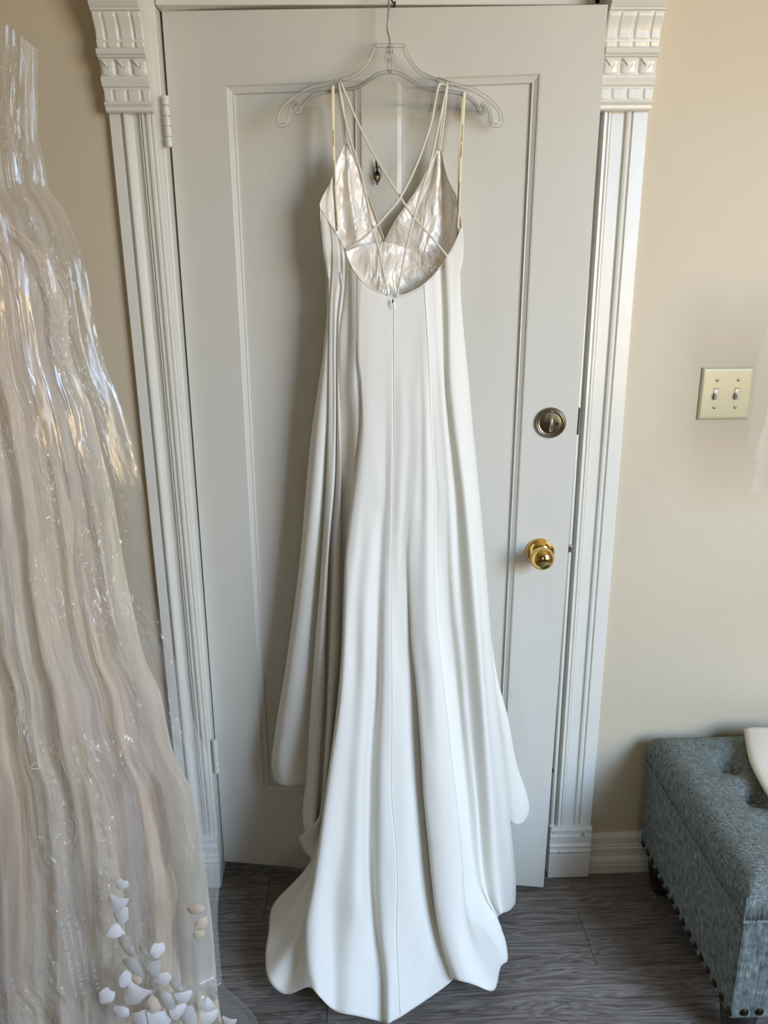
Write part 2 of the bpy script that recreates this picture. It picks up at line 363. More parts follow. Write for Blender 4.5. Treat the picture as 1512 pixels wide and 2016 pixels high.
# capital profile (z, depth) bottom to top
def rz(row): return CZ0+(214-row)*.000841
CAP = [(214,.030),(211,.034),(204,.035),(199,.040),(196,.041),(195,.037),(193,.036),(168,.036),(165,.037),(164,.042),(158,.044),(150,.047),(146,.047),(144,.041),(142,.039),(128,.039),(112,.045),(110,.046),(108,.052),(106,.053),(103,.058),(98,.060),(93,.058),(91,.052),(89,.049),(79,.051),(78,.049),(60,.050),(45,.055),(32,.062),(24,.064),(22,.069),(19,.069),(17,.072),(11,.077),(5,.074),(3,.070),(-6,.072),(-8,.080),(-22,.084),(-24,.074),(-60,.074)]
def cap_depth(row):
    rs = [c[0] for c in CAP][::-1]; ds = [c[1] for c in CAP][::-1]; return float(np.interp(row, rs, ds))
def capital(x0, x1, parent):
    bm = bmesh.new(); A = [bm.verts.new((x0, 0, rz(CAP[0][0])))]; B = [bm.verts.new((x1, 0, rz(CAP[0][0])))]
    for row, d in CAP: A.append(bm.verts.new((x0, -d, rz(row)))); B.append(bm.verts.new((x1, -d, rz(row))))
    A.append(bm.verts.new((x0, 0, rz(-60)))); B.append(bm.verts.new((x1, 0, rz(-60)))); n = len(A)
    for i in range(n): bm.faces.new((A[i], A[(i+1)%n], B[(i+1)%n], B[i]))
    bm.faces.new(A); bm.faces.new(B[::-1])
    c = obj('capital', bm, TRIM, parent)
    W_ = x1-x0
    def tongue(xa, xb, ra, rb, h, name='tongue', bulge=0, rnd=False):
        rows, cols = 12, 10; G = []
        for j in range(rows+1):
            t = j/rows; row = ra+(rb-ra)*t; L = []
            for i in range(cols+1):
                s = i/cols; x = xa+(xb-xa)*s
                e = min(1, min(s, 1-s)*(14 if rnd else 22))*min(1, t*16+.1*(not rnd))*min(1, (1-t)*12)
                hh = h*math.sqrt(max(e, 0)) + bulge*math.sin(math.pi*t)*math.sin(math.pi*s)
                rr = row
                if rnd and t > .7: rr = row-(rb-ra)*.16*(abs(2*s-1)**3)*((t-.7)/.3)
                L.append(Vector((x, -cap_depth(rr)-hh+.0004, rz(rr))))
            G.append(L)
        b = bmesh.new(); grid_mesh(b, G); return obj(name, b, TRIM, parent, smooth=True)
    fr = [0, .20, .49, .80, 1.0]
    for a, b in zip(fr, fr[1:]):
        xa, xb = x0+W_*a+.0012*(a > 0), x0+W_*b-.0012*(b < 1)
        tongue(xa, xb, 25, 76, .0028); tongue(xa, xb, 79, 90, .0032, rnd=True)
        tongue(xa, xb, 168, 194, .003, rnd=True)
    fl_ = [.0, .325, .66, 1.0]
    for a, b in zip(fl_, fl_[1:]):
        xa, xb = x0+W_*a+.0012, x0+W_*b-.0012
        tongue(xa, xb, 113, 143, .0035, 'leaf', bulge=.0025, rnd=True)
        bb = bmesh.new(); xm = (xa+xb)/2   # curled vein of the leaf
        pts = []
        for k in range(14):
            t = k/13; rr = 119+16*t; pts.append(Vector((xm+.003+.0022*math.sin(t*6), -cap_depth(rr)-.0058+.002*abs(t-.5), rz(rr))))
        tube(bb, pts, [.0013*(1-abs(2*k/13-1)*.7) for k in range(14)], 6); obj('leaf_vein', bb, TRIM, parent, smooth=True)
        bb = bmesh.new(); tube(bb, [Vector((xa+.002, -cap_depth(114)-.004, rz(112))), Vector((xa+.010, -cap_depth(120)-.006, rz(120))), Vector((xa+.013, -cap_depth(124)-.005, rz(126)))], [.001, .002, .0008], 6)
        obj('leaf_curl', bb, TRIM, parent, smooth=True)
def plinth_bm(x0, x1, zt):
    P = [(0,.029),(.056,.029),(.0575,.026),(.059,.029),(.066,.032),(.070,.029),(.072,.025),(.075,.030),(.079,.031),(.083,.025),(.092,.024),(.094,.029),(.102,.029),(.104,.024),(.112,.025),(.113,.028),(.117,.029),(zt,.028)]
    bm = bmesh.new(); A = [bm.verts.new((x0, 0, 0.001))]; B = [bm.verts.new((x1, 0, .001))]
    for z, d in P:
        z = max(.001, z if z == zt else z*zt/.121); A.append(bm.verts.new((x0, -d, z))); B.append(bm.verts.new((x1, -d, z)))
    A.append(bm.verts.new((x0, 0, zt))); B.append(bm.verts.new((x1, 0, zt))); n = len(A)
    for i in range(n): bm.faces.new((A[i], A[(i+1)%n], B[(i+1)%n], B[i]))
    bm.faces.new(A); bm.faces.new(B[::-1]); return bm
PZ = .153
for nm, xo, xi in (('trim_2', -.486, -.395), ('trim_3', .576, .470)):
    c = struct(nm, casing_bm(xo, xi, PZ, CZ0+.001), TRIM)
    x0, x1 = sorted((xo, xi))
    capital(x0+(.001), x1-.001, c)
    obj('plinth', plinth_bm(x0-.002, x1+.000, PZ), CHIP, c)
# head casing above the door
bm = bmesh.new(); A, B = [], []
for z, d in [(OZ+.004, 0), (OZ+.004, .012), (OZ+.010, .018), (OZ+.014, .024), (OZ+.03, .026), (OZ+.034, .020), (OZ+.06, .020), (OZ+.07, .026), (OZ+.13, .026), (OZ+.13, 0)]:
    A.append(bm.verts.new((OX0, -d, z))); B.append(bm.verts.new((OX1, -d, z)))
for i in range(len(A)): bm.faces.new((A[i], A[(i+1)%len(A)], B[(i+1)%len(A)], B[i]))
bm.faces.new(A); bm.faces.new(B[::-1]); struct('trim_4', bm, TRIM)
def base_bm(x0, x1):
    P = [(.001, .020), (.019, .020), (.020, .016), (.022, .022), (.029, .022), (.031, .017), (.035, .021), (.044, .020), (.052, .015), (.070, .013), (.073, .017), (.077, .017), (.079, .013), (.084, .014), (.088, .012), (.106, .012), (.110, .010), (.118, .006)]
    bm = bmesh.new(); A = [bm.verts.new((x0, 0, .001))]; B = [bm.verts.new((x1, 0, .001))]
    for z, d in P: A.append(bm.verts.new((x0, -d, z))); B.append(bm.verts.new((x1, -d, z)))
    A.append(bm.verts.new((x0, 0, .118))); B.append(bm.verts.new((x1, 0, .118))); n = len(A)
    for i in range(n): bm.faces.new((A[i], A[(i+1)%n], B[(i+1)%n], B[i]))
    bm.faces.new(A); bm.faces.new(B[::-1]); return bm
struct('baseboard_right', base_bm(.578, XR), TRIM); struct('baseboard_left', base_bm(XL, -.488), TRIM)

# ------------------------------------------------------------------ door (ajar, hinged left)
TL, BL, BR, TR = at(318.5, 22, .03), at(441.5, 1695.5, .03), at(1070, 1747, -.08), at(1197, 9, -.08)
EX = (BR-BL); EX.z = 0; EX = EX.normalized()
EZr = (TL-BL).normalized(); N_ = EX.cross(EZr).normalized()     # toward the room
if N_.y > 0: N_ = -N_
EZ = EZr
MD = Matrix(((EX.x, N_.x, EZ.x, BL.x), (EX.y, N_.y, EZ.y, BL.y), (EX.z, N_.z, EZ.z, BL.z), (0, 0, 0, 1)))   # local (a, out, b)
MDi = MD.inverted()
def dloc(px, py, off=0):
    d = ray(px, py); o = BL+N_*off; t = (o-CAM).dot(N_)/d.dot(N_); return MDi @ (CAM+d*t)
pTL, pTR, pBR = dloc(318.5, 22), dloc(1197, 9), dloc(1070, 1747)
DH = (pTL.z+pTR.z)/2; DW = (pTR.x+pBR.x)/2
def quadbox(bm, c4, o0, o1):   # c4 = (a,b) corners bl,br,tr,tl
    V = [bm.verts.new(MD @ Vector((a, o, b))) for o in (o0, o1) for a, b in c4]
    for f in ((0,1,2,3),(7,6,5,4),(0,4,5,1),(1,5,6,2),(2,6,7,3),(3,7,4,0)): bm.faces.new([V[i] for i in f])
A0 = dloc(443, 163); A1 = dloc(712, 163); A2 = dloc(780, 160); A3 = dloc(1063, 155); A4 = dloc(519, 1557); A5 = dloc(1001, 1380)
pa = [(A0.x+A4.x)/2, A1.x, A2.x, (A3.x+A5.x)/2]; pb0, pb1 = A4.z, (A0.z+A2.z)/2
print('door', DW, DH, pa, pb0, pb1)
zb = pBR.z   # bottom of the right corner
door = struct('door_1', (lambda b: (quadbox(b, [(0,0),(pa[0],zb*pa[0]/DW),(pa[0],pTL.z+(pTR.z-pTL.z)*pa[0]/DW),(0,pTL.z)], -.036, 0), b)[1])(bmesh.new()), PAINT)
def dpart(name, corners, o0, o1, m=PAINT, bevel=0):
    b = bmesh.new(); quadbox(b, corners, o0, o1); return obj(name, b, m, door, bevel=bevel)
def topb(a): return pTL.z+(pTR.z-pTL.z)*a/DW
def botb(a): return zb*a/DW
dpart('stile', [(pa[3], botb(pa[3])), (pBR.x, zb), (pTR.x, pTR.z), (pa[3], topb(pa[3]))], -.036, 0)
dpart('stile', [(pa[1], pb0), (pa[2], pb0), (pa[2], pb1), (pa[1], pb1)], -.036, 0)
dpart('rail', [(pa[0], pb1), (pa[3], pb1), (pa[3], topb(pa[3])), (pa[0], topb(pa[0]))], -.036, 0)
dpart('rail', [(pa[0], botb(pa[0])), (pa[3], botb(pa[3])), (pa[3], pb0), (pa[0], pb0)], -.036, 0)
for a0, a1 in ((pa[0], pa[1]), (pa[2], pa[3])):
    dpart('panel', [(a0, pb0), (a1, pb0), (a1, pb1), (a0, pb1)], -.026, -.012, bevel=0)
    # sticking: mitred sloping moulding, one strip per side
    mw = .0155
    def ring(i, o): return [(a0+i, pb0+i, o), (a1-i, pb0+i, o), (a1-i, pb1-i, o), (a0+i, pb1-i, o)]
    rings = [ring(0, -.001), ring(.0015, -.0005), ring(.003, -.003), ring(mw-.004, -.0065), ring(mw-.002, -.006), ring(mw, -.012)]
    for k in range(4):
        b = bmesh.new(); G = []
        for rg in rings:
            p, q = rg[k], rg[(k+1) % 4]; G.append([MD @ Vector((p[0], p[2], p[1])), MD @ Vector((q[0], q[2], q[1]))])
        grid_mesh(b, G); obj('moulding', b, PAINT, door)
# hinges
def hinge(pts):
    p0, p1 = [at(*p) for p in pts]; L = (p1-p0).length; ax = (p1-p0).normalized()
    h = bmesh.new(); tube(h, [p0, p1], .0042, 12); hg = obj('hinge', h, TRIM, door, smooth=True)
    for k in range(5):
        b = bmesh.new(); a = p0+ax*(L*(k/5)+.0012); c = p0+ax*(L*((k+1)/5)-.0012)
        tube(b, [a, c], .0068, 16); obj('knuckle', b, TRIM, hg)
hinge([(325, 188, -.012), (333.5, 290, -.012)]); hinge([(422, 1457, -.012), (427, 1521, -.012)])
# round hardware: frame with z out of the door
def hw(px, py, off=0.0):
    p = dloc(px, py, 0); o = MD @ Vector((p.x, off, p.z)); X = EX; Z = N_; Y = Z.cross(X)
    return Matrix(((X.x, Y.x, Z.x, o.x), (X.y, Y.y, Z.y, o.y), (X.z, Y.z, Z.z, o.z), (0, 0, 0, 1)))
M = hw(1083.5, 832)
b = bmesh.new(); lathe(b, [(0, 0), (.0325, 0), (.0325, .004), (.030, .007), (.0285, .007), (.028, .0055), (.027, .0075), (.0255, .0085), (.025, .007), (.022, .0078), (.010, .009), (0, .009)], M, 56)
dbolt = obj('deadbolt', b, BRONZE, door, smooth=True)
for s in (-1, 1):
    b = bmesh.new(); lathe(b, [(0, .0088), (.0042, .0088), (.0042, .0076), (.003, .0074), (0, .0092)], M @ Matrix.Translation((s*.013, -.001, 0.0015)), 14); obj('screw', b, HOLE, dbolt)
b = bmesh.new(); G = []
for j in range(13):
    t = j/12*2-1; wd = .0040+.0012*abs(t); h = .011+.012*math.sqrt(max(0, 1-t*t*.86)); y = t*.018
    G.append([M @ Vector(p) for p in ((-wd, y, .006), (-wd*.8, y, h*.85), (-wd*.3, y, h), (wd*.3, y, h), (wd*.8, y, h*.85), (wd, y, .006))])
V = grid_mesh(b, G); b.faces.new(V[0]); b.faces.new(V[-1][::-1]); obj('thumbturn', b, BRONZEL, dbolt, smooth=True)
M = hw(1063, 1086)
b = bmesh.new(); lathe(b, [(0, 0), (.0315, 0), (.0318, .003), (.030, .006), (.0275, .0065), (.027, .005), (.0255, .0055), (.024, .0085), (.016, .0125), (.011, .014), (0, .014)], M, 56)
knob = obj('knob_rosette', b, BRASS, door, smooth=True)
b = bmesh.new(); pf = [(.0115, .010), (.0105, .016), (.010, .024), (.012, .028), (.018, .031)]
for k in range(2, 19):
    a = math.radians(-62+k*8.45*1.0); pf.append((.0262*math.cos(a), .047+.0205*math.sin(a)))
pf.append((0, .0676)); lathe(b, pf, M, 56); obj('doorknob', b, BRASS, knob, smooth=True)
b = bmesh.new(); p = dloc(1117, 1083); box(b, p.x-.004, p.x+.011, -.020, -.006, p.z-.008, p.z+.008, MD); obj('latch_bolt', b, STEEL, door, bevel=.002)
b = bmesh.new(); p = dloc(1139, 831); box(b, p.x-.002, p.x+.0025, -.030, -.006, p.z-.028, p.z+.028, MD); obj('strike_shadow', b, HOLE, door)  # black strip standing in for the shadow line at the deadbolt strike
b = bmesh.new(); p = dloc(1087, 1520); box(b, p.x-.002, p.x+.004, -.012, -.004, p.z-.004, p.z+.004, MD); obj('edge_pin', b, DARKM, door)
# small dark metal fitting on the middle stile
M = hw(743, 343)
ft = bmesh.new(); lathe(ft, [(0, 0), (.005, 0), (.0055, .006), (.003, .008), (0, .008)], M, 14); fit = obj('viewer_fitting', ft, DARKM, door, smooth=True)
fit['label'] = 'small dark metal fitting with a brass bead on the middle stile'
def fp(x, y, z=.010): return M @ Vector((x, y, z))
b = bmesh.new(); tube(b, [fp(-.002, .027), fp(-.001, .018), fp(.001, .010), fp(.001, .002)], [.0004, .0018, .0022, .003], 8); obj('spike', b, DARKM, fit)
b = bmesh.new(); tube(b, [fp(.003, .019), fp(.0065, .012)], [.0006, .0018], 8); obj('spike', b, DARKM, fit)
b = bmesh.new(); tube(b, [fp(.0075*math.cos(a)+.001, .014*math.sin(a)-.001, .011) for a in [k/24*2*math.pi for k in range(25)]], .0006, 6); obj('ring', b, DARKM, fit, smooth=True)
b = bmesh.new(); tube(b, [fp(.0045*math.cos(a)+.001, .009*math.sin(a)-.005, .012) for a in [k/24*2*math.pi for k in range(25)]], .0011, 6); obj('ring', b, DARKM, fit, smooth=True)
b = bmesh.new(); lathe(b, [(0, -.004), (.003, -.0025), (.004, 0), (.003, .0025), (0, .004)], M @ Matrix.Translation((.0012, -.007, .012)), 14); obj('bead', b, BRASS, fit, smooth=True)
b = bmesh.new(); tube(b, [fp(-.0015, -.012), fp(-.001, -.018), fp(.0005, -.0215), fp(.002, -.018), fp(.0025, -.012)], .0011, 6); obj('lower_loop', b, DARKM, fit, smooth=True)

def door_y(x): # y of the door face at x
    return BL.y+(x-BL.x)*EX.y/EX.x

# ------------------------------------------------------------------ hanger
HY = -.068
hp = [(767,90),(741,90),(738,93),(733,108),(722,127),(705,144),(678,156),(650,163),(636,167),(609,174),(586,186),(562,205),(551,221),(547.5,237),(550,245),(557,247.5),(566,243),(569,228),(572,212),(580,203.5),(585,207),(580.5,213),(581,219),(586,222),(592,220),(594,211),(604,198),(616,189),(636,182),(678,177),(705,171),(729,156),(746,146),(767,142)]
full = [at(x, y, HY) for x, y in hp]+[at(2*767-x+.2, y+(.3 if x < 700 else 0), HY) for x, y in hp[-2:0:-1]]
hr = root('clothes_hanger', at(767, 90, HY), 'clear plastic clothes hanger with a metal hook on the white door', 'hanger')
b = bmesh.new(); t = Vector((0, .0015, 0))
f0 = [b.verts.new(p-t) for p in full]; f1 = [b.verts.new(p+t) for p in full]; n = len(full)
b.faces.new(f0); b.faces.new(f1[::-1])
for i in range(n): b.faces.new((f0[i], f0[(i+1)%n], f1[(i+1)%n], f1[i]))
bmesh.ops.triangulate(b, faces=b.faces[:2]); adopt(obj('web', b, HANG), hr)
b = bmesh.new(); loop = cr(full+[full[0]], 4); tube(b, loop, .0036, 8, cap=False); adopt(obj('rim', b, HANG, smooth=True), hr)
b = bmesh.new(); tube(b, [at(767, 117, HY), at(767, 143, HY)], .0035, 8); adopt(obj('rib', b, HANG, smooth=True), hr)
b = bmesh.new(); c = at(767, 112, HY); tube(b, [c+Vector((.0062*math.cos(k/20*2*math.pi), 0, .0062*math.sin(k/20*2*math.pi))) for k in range(21)], .0028, 8, cap=False); adopt(obj('eyelet', b, HANG, smooth=True), hr)
b = bmesh.new(); adopt(obj('boss', (tube(b, [at(767.5, 92, HY), at(767.5, 104, HY)], .0060, 14), b)[1], HANG, smooth=True), hr)
for s in (-1, 1):     # strap clips moulded on the arms
    b = bmesh.new(); x = 767+s*105; p = at(x, 163 if s < 0 else 162, HY); R_ = Matrix.Translation(p) @ Matrix.Rotation(s*math.radians(17), 4, 'Y')
    box(b, -.013, .013, -.006, .006, -.0045, .0045, R_); adopt(obj('strap_clip', b, HANG, bevel=.002), hr)
    b = bmesh.new(); x = 767+s*152; tube(b, cr([at(x+s*4, 182, HY-.002), at(x, 176, HY-.002), at(x-s*8, 176, HY-.002), at(x-s*20, 171, HY-.002), at(x-s*24, 167, HY-.002)], 4), .0018, 8); adopt(obj('notch', b, HANG, smooth=True), hr)
hk = cr([at(767.5, 106, HY), at(767.5, 88, HY), at(767, 77, HY), at(762.5, 58, HY), at(764, 38, HY), at(765.5, 8, HY), Vector((.060, -.066, 2.035)), Vector((.056, -.064, 2.068)), Vector((.040, -.062, 2.085)), Vector((.022, -.060, 2.075)), Vector((.017, -.058, 2.055))], 6)
b = bmesh.new(); tube(b, hk, .0017, 10); adopt(obj('hook', b, STEEL, smooth=True), hr)
# black wire hook bent over the top of the door that carries the hanger
b = bmesh.new(); q = at(777.5, 9, door_y(.07)-.002); top = at(770, -3, -.05)
tube(b, cr([q+Vector((0, .055, -.03)), q+Vector((0, .050, .004)), q+Vector((0, .006, .006)), q, top, Vector((.055, -.058, 2.055)), Vector((.045, -.064, 2.0795)), Vector((.036, -.070, 2.070))], 5), .0016, 8)
tag(obj('door_hook', b, BLACKW, smooth=True), 'black wire hook bent over the top edge of the door', 'hook')

# ------------------------------------------------------------------ wedding dress
dress = root('wedding_dress', (.03, -.12, 1.84), 'ivory crepe wedding gown with crossed spaghetti straps hanging on the white door', 'dress')
def cl(v):                       # keep cloth above the floor and in front of the door
    return v
def pt(px, py, Y, fz=.006):
    p = at(px, py, Y)
    if p.z < fz: p = atz(px, py, fz)
    dy = door_y(p.x)-.012
    if -.37 < p.x < .46 and p.y > dy: p = at(px, py, dy)
    return p
CR_, CD = [400, 583, 800, 1000, 1200, 1400, 1600, 1800, 2020], [-.095, -.122, -.135, -.15, -.175, -.212, -.262, -.335, -.45]
def cdep(r): return float(pchip(CR_, CD, r))
def sdep(r, s): return float(np.interp(r, [400, 600, 1000, 1400, 1800], [-.075, -.085, -.075, -.07, -.08] if s < 0 else [-.10, -.115, -.12, -.125, -.135]))
NV = 230
def curve(pts, w, off, side=-1):
    """pts (px,py); w weight of the centre depth (number or list over rows), off = extra depth towards the room, number or [(row,off)..]"""
    xs = [p[0] for p in pts]; ys = [p[1] for p in pts]
    q = np.linspace(ys[0], ys[-1], NV); X = pchip(ys, xs, q); out = []
    for x, y in zip(X, q):
        ww = w if not isinstance(w, list) else float(np.interp(y, [a[0] for a in w], [a[1] for a in w]))
        oo = off if not isinstance(off, list) else float(np.interp(y, [a[0] for a in off], [a[1] for a in off]))
        q_ = min(1, max(0, (y-ys[0]-15)/(620 if xs[0] < 700 else 380))); q_ = q_*q_*(3-2*q_); oo = .008*(1-q_)+oo*q_ if ys[0] < 700 else oo
        if x < 700 and ys[0] < 700: oo += .009*math.exp(-((y-497-(x-650)*.25)/20)**2)*min(1, max(0, (700-x)/25))
        out.append(pt(float(x), float(y), sdep(y, side)*(1-ww)+cdep(y)*ww-oo))
    return out
C = []
C.append(curve([(629,405),(633,450),(637,500),(642,530),(647,560),(638,680),(613,858),(591,1100),(564,1305),(541,1448),(535,1505),(540,1533)], .0, -.012))
C.append(curve([(634,414),(638,450),(642,500),(646,540),(650,580),(640,700),(620,900),(600,1100),(575,1305),(557,1448),(549,1510),(553,1544)], .1, .008))
C.append(curve([(640,425),(646,460),(650,500),(648,560),(648,620),(646,760),(636,900),(620,1100),(600,1305),(585,1448),(576,1520),(575,1547)], .1, .012))
C.append(curve([(646,434),(652,470),(656,510),(653,600),(651,700),(652,800),(649,900),(640,1100),(628,1305),(614,1448),(606,1510),(606,1546)], .1, [(500,.004),(800,-.004),(1150,-.016)]))
C.append(curve([(652,444),(655,480),(655,520),(650,600),(648,700),(647,800),(644,917),(631,1141),(621,1264),(611,1407),(602,1551),(596,1600),(599,1632)], .2, .012))
C.append(curve([(657,452),(660,490),(660,530),(656,600),(655,700),(656,800),(654,917),(640,1141),(631,1264),(624,1407),(614,1551),(609,1600),(610,1636)], .25, [(500,.008),(800,.014),(1150,.030)]))
C.append(curve([(662,460),(666,500),(667,540),(660,600),(659,700),(660,800),(659,917),(646,1100),(640,1264),(636,1366),(628,1489),(621,1600),(619,1636)], .3, .014))
C.append(curve([(667,469),(671,510),(670,560),(664,620),(662,700),(662,800),(660,917),(646,1100),(640,1264),(640,1366),(634,1489),(627,1600),(622,1650)], .3, [(500,0),(900,-.012),(1600,-.02)]))
C.append(curve([(672,478),(675,520),(674,560),(667,640),(666,760),(670,917),(662,1100),(656,1264),(650,1366),(643,1489),(632,1600),(600,1640),(590,1647)], .4, [(500,.004),(1300,.016),(1550,.01),(1640,0)]))
C.append(curve([(678,489),(680,530),(678,570),(668,660),(667,760),(671,917),(672,1100),(672,1264),(664,1366),(655,1489),(640,1600),(620,1660),(597,1672)], .4, [(500,-.0),(900,-.012),(1650,-.018)]))
C.append(curve([(682,500),(683,540),(680,590),(669,680),(667,760),(670,917),(675,1105),(676,1264),(667,1380),(656,1469),(645,1551),(632,1650),(612,1704)], .5, [(500,-.0),(900,-.016),(1600,-.028)]))
C.append(curve([(686,512),(688,560),(687,640),(680,740),(685,840),(688,917),(683,1040),(679,1110),(674,1264),(665,1380),(654,1469),(643,1551),(627,1660),(612,1715),(575,1752),(541,1776)], .6, [(500,.004),(900,-.004),(1200,-.02),(1650,-.03)]))
C.append(curve([(691,522),(692,570),(692,640),(690,740),(696,840),(695,917),(687,1040),(679,1115),(674,1264),(665,1380),(654,1469),(643,1551),(628,1660),(617,1715),(577,1780),(529,1836)], .75, [(500,.006),(900,.008),(1150,-.012),(1660,-.024)]))
C.append(curve([(696,532),(697,580),(697,640),(697,740),(703,820),(699,917),(690,1040),(679,1120),(674,1264),(665,1380),(654,1469),(643,1551),(629,1660),(618,1730),(570,1830),(523,1884)], .85, [(500,.008),(900,.006),(1150,-.008),(1660,-.02)]))
C.append(curve([(701,539),(701,600),(700,660),(703,740),(709,800),(700,917),(691,1000),(679,1120),(674,1264),(666,1380),(655,1469),(644,1551),(630,1660),(617,1740),(580,1850),(530,1930)], .9, [(500,.008),(900,.002),(1150,-.004),(1660,-.016),(1850,.0)]))
C.append(curve([(705,545),(704,620),(703,699),(707,760),(710,806),(701,917),(692,985),(680,1115),(676,1264),(668,1380),(657,1469),(646,1551),(631,1660),(618,1750),(597,1870),(562,1958)], .95, [(500,.006),(900,-.001),(1150,.0),(1660,-.008)]))
C.append(curve([(711,552),(707,630),(706,699),(711,760),(713,806),(704,917),(696,985),(681,1115),(675,1264),(668,1380),(655,1469),(643,1551),(628,1660),(617,1735),(601,1835),(602,1900),(607,1944)], 1, [(500,.008),(900,.006),(1150,.010),(1660,.012)]))
C.append(curve([(718,559),(714,650),(714,760),(717,850),(710,950),(700,1060),(686,1182),(680,1300),(672,1400),(660,1510),(648,1600),(635,1710),(622,1820),(622,1900),(628,1962)], 1, [(500,.010),(1000,.012),(1300,.020),(1800,.020)]))
C.append(curve([(728,567),(727,700),(730,850),(724,950),(712,1070),(703,1182),(700,1300),(695,1400),(686,1510),(676,1640),(660,1760),(655,1870),(657,1988)], 1, [(500,.012),(1100,.012),(1500,.016),(1800,.004)]))
C.append(curve([(742,575),(745,700),(748,850),(743,970),(730,1090),(722,1200),(720,1346),(713,1469),(707,1600),(704,1700),(702,1780),(690,1880),(690,1998)], 1, [(500,.012),(1000,.010),(1300,.018),(1650,.014),(1780,.018),(1900,.008)]))
C.append(curve([(754,579),(757,700),(759,850),(758,957),(749,1060),(743,1182),(742,1346),(732,1469),(729,1551),(728,1664),(733,1787),(741,1869),(750,1950),(751,2012)], 1, [(500,.012),(1000,.008),(1300,-.006),(1700,-.014),(1900,-.006)]))
C.append(curve([(764,582),(766,700),(766,850),(764,957),(760,1090),(756,1243),(753,1387),(748,1551),(748,1705),(752,1828),(762,1930),(763,2016)], 1, [(500,.012),(1000,.010),(1300,.010),(1800,.010)]))
C.append(curve([(771,584),(772,700),(772,800),(771,957),(768,1100),(767,1243),(767,1387),(765,1551),(774,1674),(776,1750),(774,1828),(776,1950),(775,2010)], 1, [(500,.012),(1300,.012),(1800,.010)]))
C.append(curve([(775,585),(775,700),(775,800),(774,957),(771,1100),(771,1243),(772,1387),(771,1551),(781,1674),(783,1750),(781,1828),(786,1950),(788,2003)], 1, [(500,.0085),(1000,.009),(1300,.010),(1800,.008)]))
C.append(curve([(786,583),(789,700),(790,800),(787,957),(782,1100),(782,1243),(788,1346),(795,1469),(800,1551),(806,1674),(810,1750),(812,1828),(812,1987)], 1, [(500,.012),(1000,.012),(1300,.004),(1800,.004)]))
C.append(curve([(798,580),(802,700),(804,850),(798,977),(792,1100),(798,1243),(808,1346),(819,1469),(825,1551),(832,1664),(838,1740),(842,1820),(848,1963)], 1, [(500,.012),(1000,.010),(1250,.002),(1450,-.010),(1700,-.012),(1850,0)]))
C.append(curve([(806,577),(811,700),(813,850),(808,977),(800,1100),(811,1243),(822,1346),(833,1469),(839,1551),(848,1664),(855,1740),(866,1820),(880,1900),(886,1934)], 1, [(500,.012),(1000,.012),(1250,.0),(1450,-.018),(1750,-.022),(1880,0)]))
C.append(curve([(814,573),(819,700),(821,850),(817,977),(808,1100),(810,1243),(820,1346),(829,1469),(834,1561),(845,1672),(852,1746),(862,1820),(876,1880),(893,1927)], 1, [(500,.012),(1000,.014),(1250,.010),(1450,.014),(1750,.012)]))
C.append(curve([(822,569),(827,700),(830,850),(829,977),(825,1100),(827,1243),(836,1346),(845,1469),(851,1561),(861,1672),(867,1746),(876,1820),(888,1880),(905,1931)], 1, [(500,.012),(1000,.014),(1300,.020),(1500,.024),(1750,.022)]))
C.append(curve([(829,565),(834,700),(840,850),(842,977),(842,1100),(845,1243),(855,1346),(866,1469),(875,1561),(886,1672),(892,1746),(898,1820),(912,1880),(933,1938)], 1, [(500,.013),(1000,.018),(1300,.026),(1750,.022)]))
C.append(curve([(835,560),(841,659),(845,739),(848,838),(852,905),(856,977),(855,1100),(858,1202),(866,1285),(878,1387),(891,1510),(901,1592),(909,1674),(914,1760),(920,1820),(940,1880),(972,1949)], 1, [(500,.012),(1000,.010),(1300,.014),(1750,.008)]))
C.append(curve([(839,557),(844,659),(848,739),(851,838),(854,905),(858,977),(854,1100),(855,1202),(862,1285),(873,1387),(884,1510),(893,1592),(902,1674),(908,1750),(925,1810),(955,1850),(985,1904)], .95, [(500,.006),(1000,.0),(1300,-.02),(1750,-.022)]))
C.append(curve([(843,553),(848,659),(852,739),(856,838),(860,905),(865,977),(866,1100),(868,1202),(876,1285),(888,1387),(898,1510),(906,1592),(914,1674),(920,1750),(938,1790),(965,1840),(999,1889)], .9, [(500,.008),(1000,.006),(1300,-.024),(1750,-.030)]))
C.append(curve([(850,547),(855,659),(860,739),(866,838),(872,905),(877,977),(880,1100),(884,1202),(893,1285),(904,1387),(914,1510),(921,1592),(928,1674),(937,1740),(954,1775),(975,1800),(994,1849)], .85, [(500,.008),(1000,.010),(1300,-.020),(1750,-.034)]))
C.append(curve([(858,538),(864,659),(869,739),(876,838),(882,905),(887,977),(890,1100),(896,1202),(905,1285),(914,1387),(927,1510),(936,1592),(942,1674),(949,1740),(960,1775),(970,1790),(979,1806)], .8, [(500,.010),(1000,.014),(1300,-.002),(1750,-.020)]))
C.append(curve([(868,524),(872,640),(876,739),(884,838),(891,905),(898,977),(905,1100),(912,1202),(919,1285),(928,1387),(938,1510),(944,1592),(949,1674),(955,1735),(963,1770),(972,1790),(981,1804)], .6, [(500,.010),(1000,.018),(1300,.026),(1750,.020)]))
C.append(curve([(878,510),(883,620),(886,739),(896,838),(905,905),(914,977),(926,1100),(936,1202),(944,1285),(952,1387),(962,1510),(968,1592),(974,1674),(980,1735),(985,1775),(990,1797)], .5, [(500,.006),(1000,.022),(1300,.034),(1750,.028)], 1))
C.append(curve([(889,492),(893,520),(893,560),(895,639),(904,739),(914,838),(925,957),(938,1080),(949,1223),(961,1387),(975,1510),(987,1610),(996,1695),(1001,1745),(1002,1793)], .2, [(500,.006),(1000,.02),(1300,.026),(1750,.02)], 1))
